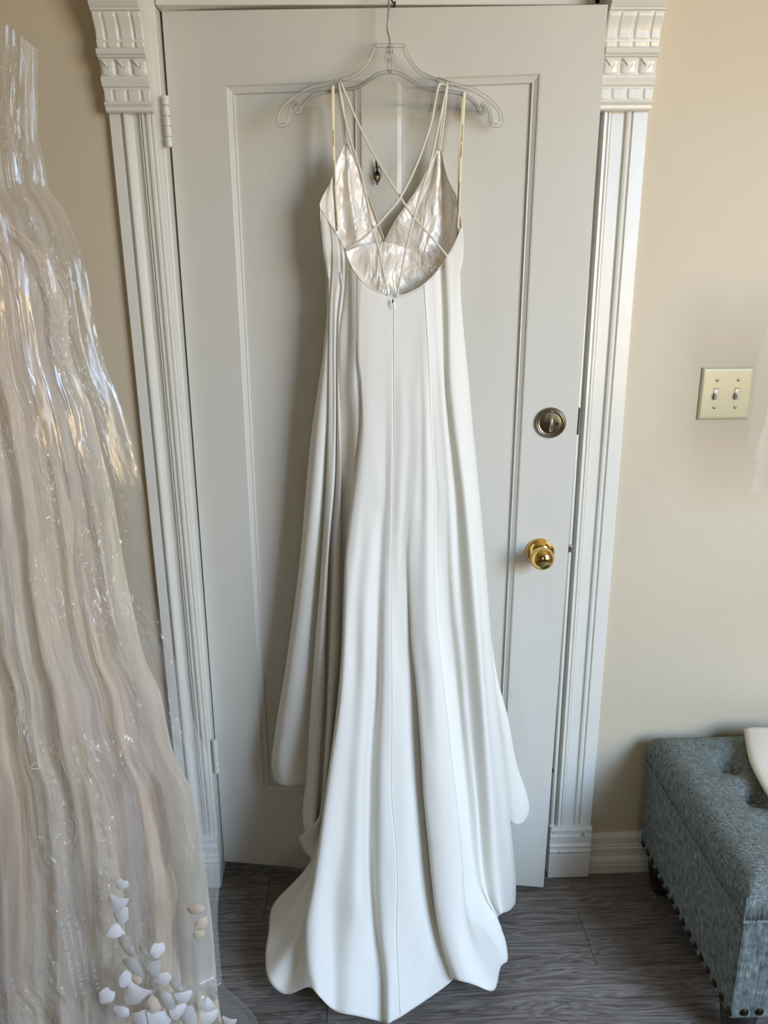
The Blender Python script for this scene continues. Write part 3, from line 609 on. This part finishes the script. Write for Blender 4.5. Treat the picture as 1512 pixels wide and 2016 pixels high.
C.append(curve([(899,472),(904,500),(903,530),(901,570),(905,639),(914,739),(924,838),(936,957),(949,1090),(960,1223),(974,1387),(988,1510),(999,1610),(1008,1695),(1011,1745),(1010,1785)], .1, [(500,-.002),(1000,.008),(1750,.008)], 1))
C.append(curve([(909,446),(912,480),(910,517),(905,533),(906,570),(911,639),(921,739),(930,838),(942,957),(953,1080),(964,1223),(978,1387),(992,1510),(1003,1610),(1012,1695),(1015,1740),(1014,1775)], .0, -.012, 1))
C.append(curve([(907,450),(909,480),(906,517),(902,540),(903,570),(908,639),(917,739),(926,838),(937,957),(948,1080),(958,1223),(970,1387),(984,1510),(994,1610),(1002,1695),(1005,1740),(1004,1765)], .0, -.035, 1))
rows = [[c_[j] for c_ in C] for j in range(NV)]
G = cross(rows, 5)
for j, row in enumerate(G):       # small drag wrinkles
    for i, v in enumerate(row):
        d_ = mnoise.noise(Vector((v.x*16, v.y*6, v.z*5)))*.0022+mnoise.noise(Vector((v.x*45, 3, v.z*11)))*.0007
        v.y += d_
        if v.z < .0045: v.z = .0045
b = bmesh.new(); grid_mesh(b, G)
# front skirt lobe behind the right edge
C2 = [curve([(952,1150),(960,1300),(972,1450),(984,1560),(994,1606)], 0, -.02, 1),
      curve([(955,1170),(968,1330),(984,1450),(994,1560),(1002,1618)], 0, [(1150,-.02),(1600,-.004)], 1),
      curve([(957,1190),(973,1330),(993,1450),(1008,1560),(1014,1626)], 0, [(1150,-.02),(1600,.004)], 1),
      curve([(959,1205),(976,1330),(998,1430),(1016,1530),(1028,1590),(1028,1624)], 0, [(1150,-.02),(1600,.0)], 1),
      curve([(962,1220),(978,1330),(1000,1416),(1017,1505),(1036,1562),(1042,1592),(1038,1610)], 0, [(1150,-.02),(1600,-.012)], 1),
      curve([(961,1225),(975,1330),(996,1416),(1012,1505),(1028,1562),(1032,1592),(1028,1612)], 0, [(1150,-.02),(1600,-.03)], 1)]
grid_mesh(b, cross([[c_[j] for c_ in C2] for j in range(0, NV, 3)], 5))
# front of the skirt, facing the door
def cf(L):
    ys = [p[1] for p in L]; xs = [p[0] for p in L]; q = np.linspace(ys[0], ys[-1], 70); X = pchip(ys, xs, q)
    return [at(float(x), float(y), door_y(at(float(x), float(y), -.03).x)-.016-.004*math.sin(x*.13)) for x, y in zip(X, q)]
F = [cf([(640,520),(645,700),(610,1000),(560,1350),(545,1520)])]
for k in range(1, 9):
    s = k/9; F.append(cf([(640+260*s,520),(645+262*s,700),(615+330*s,1000),(570+400*s,1350),(560+425*s,1500+60*math.sin(s*9)+60*s)]))
F.append(cf([(902,520),(908,700),(940,1000),(968,1350),(990,1600)]))
grid_mesh(b, cross([[c_[j] for c_ in F] for j in range(70)], 4))
sk = adopt(obj('skirt', b, CREPE, smooth=True), dress)
s_ = sk.modifiers.new('cloth', 'SOLIDIFY'); s_.thickness = .0018; s_.offset = 0
# seams
def seam(ci, off=.0012, j0=0, j1=NV, r=.0007):
    b = bmesh.new(); tube(b, [Vector((v.x, v.y-off, v.z+.0003)) for v in [G[j][ci*5] for j in range(j0, j1, 3)]], r, 5); adopt(obj('seam', b, SEAM, smooth=True), dress)
seam(23, .0012); seam(30, .0012, 0, 110); seam(15, .0012, 0, 105)

# bodice: satin-lined cups and inner lining seen through the low back
def col(pts):
    ys = [p[1] for p in pts]; q = np.linspace(ys[0], ys[-1], 60)
    X = pchip(ys, [p[0] for p in pts], q); Dp = pchip(ys, [p[2] for p in pts], q)
    return [at(float(x), float(y), float(d)) for x, y, d in zip(X, q, Dp)]
def patch(name, cols, m, k=6, wr=.003, sc_=30, seed=0, parent=dress, th=.0015):
    Gp = cross([[c_[j] for c_ in cols] for j in range(60)], k)
    for j, row in enumerate(Gp):
        e = min(1, j/10)
        for i, v in enumerate(row):
            v.y += wr*e*(mnoise.noise(Vector((v.x*sc_+seed, 1.3, v.z*sc_*.45)))+.5*mnoise.noise(Vector((v.x*sc_*2.3, seed, v.z*sc_))))
            dy = door_y(v.x)-.008
            if v.y > dy: v.y = dy
    b = bmesh.new(); grid_mesh(b, Gp); o = adopt(obj(name, b, m, smooth=True), parent)
    s = o.modifiers.new('cloth', 'SOLIDIFY'); s.thickness = th; s.offset = 0; return o
cl_ = [col([(679,284,-.066),(662,325,-.068),(652,358,-.072),(636,388,-.085),(630,406,-.088),(632,450,-.085),(640,505,-.080)]),
       col([(680,284,-.066),(668,330,-.062),(660,370,-.060),(650,410,-.066),(650,450,-.066),(660,510,-.068)]),
       col([(680.5,284,-.066),(677,350,-.058),(676,400,-.050),(678,450,-.050),(684,512,-.056)]),
       col([(681,284,-.066),(686,350,-.062),(691,400,-.058),(697,450,-.058),(706,512,-.056)]),
       col([(682,284,-.066),(695,340,-.056),(707,400,-.048),(720,450,-.048),(732,502,-.052)]),
       col([(684,284,-.066),(705,331,-.054),(724,384,-.047),(740,427,-.047),(757,476,-.050)])]
patch('cup', cl_, SATIN, wr=.0045, sc_=42, seed=3)
cr_ = [col([(861,296,-.068),(848,322,-.062),(826,368,-.056),(800,407,-.054),(779,436,-.054),(757,477,-.054)]),
       col([(862,296,-.068),(853,335,-.060),(840,385,-.058),(822,430,-.058),(795,496,-.060)]),
       col([(863,296,-.068),(861,340,-.070),(856,400,-.066),(845,450,-.068),(828,505,-.070)]),
       col([(865,296,-.068),(872,340,-.066),(872,400,-.060),(868,450,-.062),(858,510,-.070)]),
       col([(867,296,-.068),(877,340,-.072),(889,385,-.086),(893,430,-.088),(888,505,-.090)]),
       col([(868,296,-.068),(879,345,-.080),(896,386,-.092),(906,428,-.098),(909,452,-.100),(906,500,-.10)])]
patch('cup', cr_, SATIN, wr=.0045, sc_=42, seed=11)
def arc(x, n):   # under-bust seam to hidden depth behind the scoop
    top = float(pchip([660, 684, 710, 740, 757, 790, 830, 870, 905], [505, 494, 483, 478, 476, 484, 494, 499, 500], x))
    return top
li = []
for x in range(660, 906, 15):
    top = arc(x, 0); bot = 606 if 700 < x < 850 else 560
    d0 = -.060-.028*abs((x-775)/125)**2; bul = .018*math.cos((x-775)/125*1.4)
    li.append(col([(x, top, d0-.006), (x, top+25, d0-.014), (x+(775-x)*.05, (top+bot)/2, d0-.012-bul), (x+(775-x)*.1, bot, d0-.022)]))
patch('lining', li, SATIN, k=4, wr=.006, sc_=26, seed=8)
b = bmesh.new(); tube(b, [at(x, arc(x, 0)+1, -.066-.028*abs((x-775)/125)**2) for x in range(662, 905, 5)], .0012, 6); adopt(obj('bust_seam', b, STRAP, smooth=True), dress)
# facing behind the side of the bodice, right outline of the crepe
for pts in ([(684,283,-.0675),(705,330,-.056),(724,383,-.0495),(740,426,-.0495),(757,474,-.053)], [(860.5,296,-.070),(847,322,-.064),(825,367,-.0585),(799,406,-.0565),(778,436,-.0565),(757,476,-.056)],
            [(870,297,-.070),(880,345,-.082),(897,386,-.094),(907,428,-.100),(909,448,-.101)], [(678,284,-.068),(661,325,-.070),(651,358,-.074),(635,388,-.087),(629,405,-.089)]):
    b = bmesh.new(); tube(b, cr([at(*p) for p in pts], 6), .0013, 6); adopt(obj('piping', b, STRAP, smooth=True), dress)
# rolled edge of the scoop back
b = bmesh.new(); ed = [G[0][i] for i in range(0, len(G[0])-6, 1)]; tube(b, [v+Vector((0, -.0008, .0005)) for v in ed], .0014, 6); adopt(obj('neck_edge', b, CREPE, smooth=True), dress)
# straps
HT = HY-.004
def strap(pts, r=.0021, name='strap', m=STRAP, k=8):
    b = bmesh.new(); tube(b, cr([at(*p) for p in pts], k), r, 8); return adopt(obj(name, b, m, smooth=True), dress)
strap([(667,164,HY+.002),(666,172,HT-.003),(672,225,-.070),(679,284,-.067)], .0019); strap([(669,164,HY),(671,172,HT-.002),(677,225,-.070),(681,284,-.067)], .0019)
strap([(668,163,HY),(668,170,HT-.006),(675,215,-.074),(690,275,-.080),(711,342,-.092),(725,406,-.102),(735,455,-.110),(744,484,-.116),(756,540,-.126),(764,581,-.134)])
strap([(672,163,HY),(675,172,HT-.007),(706,245,-.080),(741,313,-.092),(788,388,-.108),(814,427,-.114),(848,465,-.120),(881,505,-.124)], .0023)
strap([(868,163,HY),(863,170,HT-.006),(856,205,-.076),(847,248,-.082),(820,325,-.094),(789,387,-.1125),(765,418,-.116),(733,453,-.1165),(700,480,-.112),(680,492,-.108)], .0023)
strap([(878,163,HY),(879,172,HT-.006),(866,235,-.078),(846,325,-.092),(828,385,-.102),(814,432,-.1185),(800,489,-.120),(790,540,-.128),(781,584,-.136)])
strap([(881,163,HY),(880,178,HT-.002),(874,235,-.070),(866,296,-.069)], .0019); strap([(879,163,HY+.002),(878,180,HT),(870,235,-.069),(863,296,-.068)], .0019)
b = bmesh.new(); p0 = at(866, 168, HY-.005); tube(b, cr([at(863,172,HY-.009), at(867,166,HY-.008), at(875,166,HY-.008), at(880,173,HY-.009)], 6), .0022, 8); adopt(obj('strap', b, STRAP, smooth=True), dress)
# ribbon hanger loops with small printed words
def ribbon(pts, wd, twist=.0, marks=()):
    P = cr([at(*p) for p in pts], 10); b = bmesh.new(); L = []
    for i, p in enumerate(P):
        t_ = i/(len(P)-1); a = twist*math.sin(t_*5); s = Vector((math.cos(a), math.sin(a), 0))*wd/2
        L.append([p-s, p+s])
    grid_mesh(b, L); o = adopt(obj('hanger_loop', b, RIBBON, smooth=True), dress)
    s = o.modifiers.new('t', 'SOLIDIFY'); s.thickness = .0006; s.offset = 0
    return P
rb1 = ribbon([(655,168,HT-.006),(656,230,-.082),(657,300,-.090),(660,380,-.096),(664,455,-.100)], .0062, .5)
rb1b = ribbon([(653,168,HY+.004),(654.5,230,-.070),(656,300,-.078),(658,380,-.088),(662,452,-.094)], .0050, .9)
rb2 = ribbon([(914,180,HT-.006),(912,230,-.086),(908,300,-.094),(904,380,-.102),(900,468,-.110)], .0062, .5)
rb2b = ribbon([(911.5,180,HY+.004),(909,230,-.072),(905,300,-.082),(903,380,-.092),(900,462,-.100)], .0045, .9)
# printed script: rows of small ink strokes running along the ribbon
def printing(P, spans, side=0.0):
    for t0, t1 in spans:
        b = bmesh.new()
        t_ = t0; k = 0
        while t_ < t1:
            i = t_*(len(P)-1); i0 = int(i); p = P[i0].lerp(P[min(i0+1, len(P)-1)], i-i0)
            tall = (k == 0 or random.random() < .2); h = .0021 if tall else .0011
            c_ = p+Vector((side+(.0003 if tall else 0), -.0012, 0)); tube(b, [c_+Vector((-h/2, 0, .0004)), c_+Vector((h/2, 0, -.0003))], .00035, 4)
            tube(b, [c_+Vector((-h*.3, 0, 0)), c_+Vector((-h*.3, 0, -.0019))], .0003, 4)
            t_ += .0019/.30; k += 1
        adopt(tag(obj('printed_word', b, INK), kind='stuff'), dress)
printing(rb1, [(.35, .455), (.55, .70), (.86, .95)]); printing(rb2, [(.31, .435), (.45, .53), (.69, .85), (.93, .97)])
# zip slider and pull
b = bmesh.new(); tube(b, [at(773,590,-.140), at(774,598,-.141)], [.0012, .0022], 6); zs = adopt(obj('zip_slider', b, BRONZE), dress)
b = bmesh.new(); tube(b, [at(774,596,-.143), at(778,608,-.1435)], [.0014, .0012], 6, flat=.5); obj('zip_pull', b, STEEL).parent = zs

# ------------------------------------------------------------------ light switch plate
sw = root('light_switch', at(1428, 775, -.003), 'ivory double light switch plate on the wall right of the door', 'light switch')
p = at(1428, 775, -.003); cx, cz = p.x, p.z
b = bmesh.new(); G_ = [(.0575, -.0005), (.0575, -.003), (.054, -.0065), (.051, -.0068)]
for a, bb_ in zip(G_, G_[1:]):
    c4a = [b.verts.new((cx+sx*a[0], a[1], cz+sz*a[0])) for sx, sz in ((-1,-1),(1,-1),(1,1),(-1,1))]
    c4b = [b.verts.new((cx+sx*bb_[0], bb_[1], cz+sz*bb_[0])) for sx, sz in ((-1,-1),(1,-1),(1,1),(-1,1))]
    for i in range(4): b.faces.new((c4a[i], c4a[(i+1)%4], c4b[(i+1)%4], c4b[i]))
b.faces.new(c4b); adopt(obj('plate', b, IVORY), sw)
for s in (-1, 1):
    x = cx+s*.0235
    slot = adopt(obj('slot', BX(x-.0055, x+.0055, -.0072, -.0055, cz-.0125, cz+.0125), HOLE), sw)
    b = bmesh.new(); box(b, x-.0046, x+.0046, -.0076, -.006, cz-.0113, cz+.0113); adopt(obj('slot_frame', b, TOGGLE), sw)
    b = bmesh.new(); R_ = Matrix.Translation((x, -.007, cz-.001)) @ Matrix.Rotation(math.radians(28), 4, 'X'); box(b, -.0036, .0036, -.013, 0, -.0045, .0045, R_)
    obj('toggle', b, TOGGLE, bevel=.0008).parent = slot
    for z in (.030, -.030):
        b = bmesh.new(); MM = Matrix.Translation((x, -.0066, cz+z)) @ Matrix.Rotation(math.pi/2, 4, 'X'); lathe(b, [(0, .0018), (.002, .0016), (.0034, .0008), (.0036, 0)], MM, 14)
        sc1 = adopt(obj('screw', b, STEEL, smooth=True), sw)
        b = bmesh.new(); box(b, -.003, .003, -.0004, .0004, .0012, .0022, MM @ Matrix.Rotation(random.uniform(0, 3), 4, 'Z')); obj('screw_slot', b, HOLE).parent = sc1

# ------------------------------------------------------------------ tufted bench
OXL, OYF, OYB, OZB, OZS, OZT = .700, -.535, -.040, .112, .355, .440
OXR = 1.62
bench = root('storage_bench', (1.1, -.29, 0), 'blue-grey linen tufted bench with dark nailheads along the wall', 'bench')
adopt(obj('body', BX(OXL, OXR, OYF, OYB, OZB, OZS), LINEN, bevel=.006), bench)
b = bmesh.new(); nx, ny = 140, 76; btn = []
for r_ in range(4):
    for k in range(5): btn.append((.835+k*.155+(.004 if r_ else 0), OYB-.13-.115*r_))
GT = []
for j in range(ny+1):
    L = []
    for i in range(nx+1):
        u, v = i/nx, j/ny; x = OXL-.004+(OXR-OXL+.008)*u; y = OYB+.004+(OYF-.008-OYB)*v
        ex = min(x-OXL+.004, OXR+.004-x); ey = min(OYB+.004-y, y-OYF+.004); e = min(ex, ey)
        rr = .045; z = OZT-(rr-math.sqrt(max(0, rr*rr-max(0, rr-e)**2)))*.9 if e < rr else OZT
        cornr = 1
        d = min(math.hypot(x-a, y-c_) for a, c_ in btn)
        z += .016*math.exp(-((min(ex, ey)-.10)/.06)**2)*.3
        z -= .026*math.exp(-(d/.024)**2)+.012*math.exp(-(d/.07)**2)
        # pleats radiating between buttons
        for a, c_ in btn:
            q = abs((x-a)*.7-(y-c_)*.7) if abs(x-a) < .1 and abs(y-c_) < .1 else 9
            q2 = abs((x-a)*.7+(y-c_)*.7) if abs(x-a) < .1 and abs(y-c_) < .1 else 9
            z -= .0045*math.exp(-(min(q, q2)/.008)**2)*max(0, 1-math.hypot(x-a, y-c_)/.12)
        L.append(Vector((x, y, z)))
    GT.append(L)
V = grid_mesh(b, GT)
edge = [V[0][i] for i in range(nx+1)]+[V[j][nx] for j in range(1, ny+1)]+[V[ny][i] for i in range(nx-1, -1, -1)]+[V[j][0] for j in range(ny-1, 0, -1)]
low = [b.verts.new((v.co.x, v.co.y, OZS+.002)) for v in edge]
for i in range(len(edge)): b.faces.new((edge[i], edge[(i+1) % len(edge)], low[(i+1) % len(edge)], low[i]))
b.faces.new(low); adopt(obj('cushion', b, LINEN, smooth=True), bench)
for a, c_ in btn:
    b = bmesh.new(); lathe(b, [(0, .006), (.006, .0055), (.010, .003), (.0112, 0)], Matrix.Translation((a, c_, OZT-.034)), 18); adopt(obj('tuft_button', b, LINEN, smooth=True), bench)
b = bmesh.new(); pp = [(OXL-.005, OYB, OZS+.001), (OXL-.005, OYF-.005, OZS+.001), (OXR, OYF-.005, OZS+.001)]; tube(b, pp, .0028, 8); adopt(obj('welt', b, LINEN), bench)
b = bmesh.new(); tube(b, [(OXL-.004, OYF-.004, OZS), (OXL-.003, OYF-.003, OZT-.03)], .0022, 8); adopt(obj('welt', b, LINEN), bench)
nb = bmesh.new(); lathe(nb, [(0, .0052), (.0042, .0048), (.0078, .0024), (.0088, 0)], Matrix.Identity(4), 12)
nme = bpy.data.meshes.new('nailhead'); nb.to_mesh(nme); nb.free(); nme.materials.append(DARKM); nme.polygons.foreach_set('use_smooth', [True]*len(nme.polygons))
def nail(p, rot):
    o = bpy.data.objects.new('nailhead', nme); COL.objects.link(o); o.rotation_euler = rot; o.location = Vector(p)-bench.location; o.parent = bench
for k in range(16): nail((OXL, OYB-.024-k*.0312, OZB+.018), (0, -math.pi/2, 0))
for k in range(20): nail((OXL+.028+k*.030, OYF, OZB+.018), (math.pi/2, 0, 0))
for x in (OXL+.045, OXR-.06):
    for y in (OYF+.045, OYB-.045):
        b = bmesh.new(); lathe(b, [(0, .002), (.018, .002), (.022, .010), (.033, .060), (.036, .085), (.034, OZB+.002), (0, OZB+.002)], Matrix.Translation((x, y, 0)), 24); adopt(obj('foot', b, FOOTM, smooth=True), bench)

# cream cloth lying on the bench
GC = []
ct = [atz(1464, 1434, .468), atz(1474, 1490, .462), atz(1492, 1530, .456), atz(1516, 1570, .452), atz(1560, 1640, .449)]
for j, p in enumerate(cr(ct, 10)):
    GC.append([p+Vector((.004*k*k*0+.014*k, .0, .004*math.sin(k*.5+j*.12)*min(1, k/4)+.002*math.sin(k*1.1))) for k in range(26)])
b = bmesh.new(); grid_mesh(b, GC); o = tag(obj('folded_cloth', b, CREAM, smooth=True), 'folded cream cloth lying on the tufted bench', 'cloth'); s = o.modifiers.new('t', 'SOLIDIFY'); s.thickness = .007; s.offset = -1

# ------------------------------------------------------------------ sheer veil at the right
def sheet(name, left, width, m, Yv, nfold, amp, parent=None):
    ys = [p[1] for p in left]; q = np.linspace(ys[0], ys[-1], 60); X = pchip(ys, [p[0] for p in left], q); Gs = []
    for j, (x, y) in enumerate(zip(X, q)):
        base = at(float(x), float(y), Yv); Gs.append([base+Vector((width*k/30, amp*math.sin(k/30*nfold*6.28+j*.01), 0)) for k in range(31)])
    b = bmesh.new(); grid_mesh(b, Gs); return obj(name, b, m, parent, smooth=True)
VEIL = clear('veil_tulle', (.98, .975, .97), (.07, .15, 10, (1, 1, .2)), 1.02, .6, hazecol=(.82, .78, .72))
vr = root('veil', at(1512, 560, -.16), 'sheer white tulle veil hanging at the right edge beside the switch', 'veil')
for left, wd, Yv in (([(1530,560),(1508,655),(1496,702),(1484,811),(1474,872)], .2, -.17), ([(1530,600),(1511,822),(1496,870),(1487,905)], .18, -.20), ([(1530,700),(1506,830),(1492,920),(1481,975)], .18, -.14)):
    o = sheet('tulle_layer', left, wd, VEIL, Yv, 2.2, .012); adopt(o, vr)

# ------------------------------------------------------------------ gown in a plastic garment bag, left
OUT = [(75,98),(75,248),(88,320),(96,370),(124,410),(149,470),(168,521),(188,632),(210,722),(242,807),(268,899),(288,997),(290,1030),(288,1090),(290,1125),(304,1177),(344,1295),(368,1361),(389,1443),(414,1500),(421,1568),(432,1657),(434,1711),(429,1800),(434,1889),(440,1936),(475,1971),(505,2005),(520,2060)]
GIN = [(22,438),(60,470),(95,508),(114,555),(133,603),(137,683),(160,755),(183,810),(193,869),(213,935),(229,1016),(245,1115),(265,1213),(285,1295),(318,1371),(328,1425),(346,1496),(375,1550),(393,1640),(407,1730),(419,1836),(424,1900),(428,1950),(440,2040)]
def hang_surface(out, yl, Yr, Ytop_, folds, amp, crk, top_fn, crumple=0, x_left=-330, seed=0, NR=240, NC=170, Yl=-.52, gather=.0, floor_z=.006, s0=0.0):
    ys = [p[1] for p in out]; xs = [p[0] for p in out]; Gs = []
    y_end = ys[-1]
    for j in range(NR+1):
        v = j/NR; L = []
        for i in range(NC+1):
            s = s0+(1-s0)*i/NC
            y_top = top_fn(s); y = y_top+(y_end-y_top)*v
            xo = float(pchip(ys, xs, y)) if y > ys[0] else xs[0]
            xl = x_left-80*v
            x = xl+(xo-xl)*s
            env = math.sin(math.pi*min(1, max(0, s)))**.35 if s < 1 else 0
            Yb = (Yr*s+Yl*(1-s))-.10*math.sin(math.pi*(s*.86+.10))*(.45+.75*v)
            ph = sum(a*math.sin(f*s*6.283+p_+1.3*math.sin(v*2.2+p_)) for a, f, p_ in folds)
            Yb -= amp*ph*(.35+.65*v)*env
            Yb -= crk*env*(mnoise.noise(Vector((s*16+seed, v*9, seed)))+.6*mnoise.noise(Vector((s*38, v*22, seed+4)))+.35*mnoise.ridged_multi_fractal(Vector((s*22, v*17, seed+9)), 1.0, 2.0, 3, 1.0, 2.0)*.5)
            if crumple:
                mk = mnoise.noise(Vector((s*7.5+seed, v*8.5, 7)))+.35*mnoise.noise(Vector((s*20, v*20, 3+seed))); mk = min(1, max(0, (mk+.02)*5))
                wob = mnoise.noise(Vector((s*30, v*34, seed)))*.25
                r1 = 1-abs(mnoise.noise(Vector((s*60+wob*9, v*50+wob*6, 2+seed)))*2.4); r2 = 1-abs(mnoise.noise(Vector((s*95+wob*9, v*90, 5+seed)))*2.4)
                Yb -= crumple*((.05+mk*.95)*r1+.65*mk*r2)*min(1, (1-s)*14+.1)
            p = at(x, y, Yb)
            if p.z < floor_z: p = atz(x, y, floor_z+.004*abs(mnoise.noise(Vector((s*20, v*20, 1)))))
            L.append(p)
        Gs.append(L)
    return Gs
def topbag(s):
    return 98-48*(1-s)/.16 if s > .84 else 50-40*(.84-s)/.84
gown = root('blush_gown', (-.75, -.42, .0), 'blush and cream layered gown hanging inside the clear plastic bag at left', 'dress')
gf = [(1, 4.3, .3), (.7, 8.2, 1.7), (.3, 17, 4.0)]
Gg = hang_surface(GIN, 0, -.27, 0, gf, .026, .006, lambda s: 438-230*(1-s)/.35 if s > .65 else 208, seed=2, NR=200, NC=170, Yl=-.42)
b = bmesh.new(); grid_mesh(b, Gg, uv=True); adopt(obj('skirt', b, GOWN, smooth=True), gown)
GIN2 = [(x-60+.00*y, y) for x, y in GIN]
Gt = hang_surface([(x-16-12*math.sin(y*.006), y) for x, y in GIN], 0, -.29, 0, [(1, 4.1, 2.3), (.7, 9.4, .4)], .030, .008, lambda s: 520-200*(1-s)/.35 if s > .65 else 320, seed=5, NR=160, NC=130, Yl=-.46)
b = bmesh.new(); grid_mesh(b, Gt, uv=True); adopt(obj('tulle_overlay', b, TULLE, smooth=True), gown)
# petals sewn along the lower skirt
pme = []
for q in range(4):
    b = bmesh.new(); Gp = []
    for j in range(7):
        t_ = j/6; hw_ = (.16+.84*t_**.8)*.62 if q % 2 == 0 else .5*math.sin(math.pi*(.12+.7*t_))**.6
        Gp.append([Vector(((k/6-.5)*2*hw_+.12*t_*(q-1), -.22*(1-(k/3-1)**2)*(.4+.3*q/3)-.12*math.sin(t_*3), .5-t_+.16*(k/3-1)**2*t_)) for k in range(7)])
    grid_mesh(b, Gp); me = bpy.data.meshes.new('petal'); b.to_mesh(me); b.free(); me.materials.append(PETAL2 if q == 3 else PETAL); me.polygons.foreach_set('use_smooth', [True]*len(me.polygons)); pme.append(me)
pspots = [(232,1772,26,0),(240,1800,24,1),(246,1850,30,0),(262,1872,24,1),(262,1895,34,0),(252,1925,26,1),(300,1905,30,2),(322,1925,24,1),(272,1950,42,0),(330,1965,36,1),(283,2000,30,2),(320,2005,34,0),(372,2000,30,1),(350,1985,24,2),(240,1990,24,1),(300,1975,22,3),(385,1790,22,3),(395,1815,20,3),(388,1835,18,3),(265,1925,18,3),(285,1870,20,2),(310,1870,20,1),(415,2000,24,0),(450,2008,22,0),(345,1935,24,2),(365,1960,22,0),(405,1975,20,2),(225,1830,20,2),(240,1740,18,1),(210,1960,22,1)]
for k, (px, py, sz, q) in enumerate(pspots):
    o = bpy.data.objects.new('petal', pme[q]); COL.objects.link(o)
    P = at(px, py, -.475 if py < 1960 else -.49)
    if P.z < .02: P = atz(px, py, .02)
    o.scale = (sz/F_PX*2.1,)*3; o.rotation_euler = (random.uniform(-.4, .2), random.uniform(-2.2, 1.4), random.uniform(-.4, .4))
    o.location = P-gown.location; o.parent = gown
bag = root('garment_bag', (-.8, -.5, 0), 'crinkled clear plastic garment bag over the blush gown at left', 'garment bag')
bf = [(1, 5.2, .9), (.5, 12.7, 2.4), (.3, 23, .2)]
Gb = hang_surface(OUT, 0, -.30, 0, bf, .016, .007, topbag, seed=21, NR=560, NC=380, Yl=-.60, crumple=.0060)
b = bmesh.new(); grid_mesh(b, Gb, uv=True); adopt(obj('front_sheet', b, FILM, smooth=True), bag)
Gk = hang_surface([(x-1, y) for x, y in OUT], 0, -.285, 0, [(1, 3.1, 2.9), (.5, 8.7, .4)], .010, .008, topbag, seed=33, NR=160, NC=110, Yl=-.25, x_left=-280)
for L in Gk:
    for v in L: 
        v.y += .0
b = bmesh.new(); grid_mesh(b, Gk, uv=True); adopt(obj('back_sheet', b, FILM, smooth=True), bag)
# printed warning lines and recycling mark lying on the front sheet
FB = [v for L in Gb for v in L]; A_ = np.array([[v.x, v.y, v.z] for v in FB])-np.array(CAM)
zz = A_ @ np.array(FW); PXY = np.stack([756+F_PX*(A_ @ np.array(RT))/zz, 1008-F_PX*(A_ @ np.array(UP))/zz], 1)
def on_bag(px, py):
    k = int(np.argmin((PXY[:, 0]-px)**2+(PXY[:, 1]-py)**2)); return at(px, py, FB[k].y-.0015)
def warn(x0, y0, x1, y1, lines, pitch, h):
    for q in range(lines):
        b = bmesh.new(); L = math.hypot(x1-x0, y1-y0); dx, dy = (x1-x0)/L, (y1-y0)/L; nx_, ny_ = -dy, dx; d = random.uniform(0, 14)
        ox, oy = x0+nx_*(-q)*pitch, y0+ny_*(-q)*pitch
        while d < L*random.uniform(.86, 1):
            if random.random() < .82:
                a = (ox+dx*d, oy+dy*d); hh = h*random.choice((.6, .6, 1)); p0 = on_bag(*a); p1 = on_bag(a[0]-nx_*hh, a[1]-ny_*hh)
                tube(b, [p0, p1], .0005, 4); tube(b, [p0.lerp(p1, random.random()), on_bag(a[0]+dx*3, a[1]+dy*3)], .00045, 4)
            d += 4.2
        adopt(tag(obj('warning_line', b, PRINT), kind='stuff'), bag)
warn(27, 1338, 62, 1492, 2, -13, 7); warn(160, 1795, 196, 1975, 4, -15, 8)
b = bmesh.new(); tri = [on_bag(57, 1513), on_bag(73, 1498), on_bag(80, 1514)]
for k in range(3): tube(b, [tri[k].lerp(tri[(k+1)%3], .1), tri[k].lerp(tri[(k+1)%3], .85)], .0011, 5)
adopt(tag(obj('recycling_mark', b, PRINT), kind='stuff'), bag)
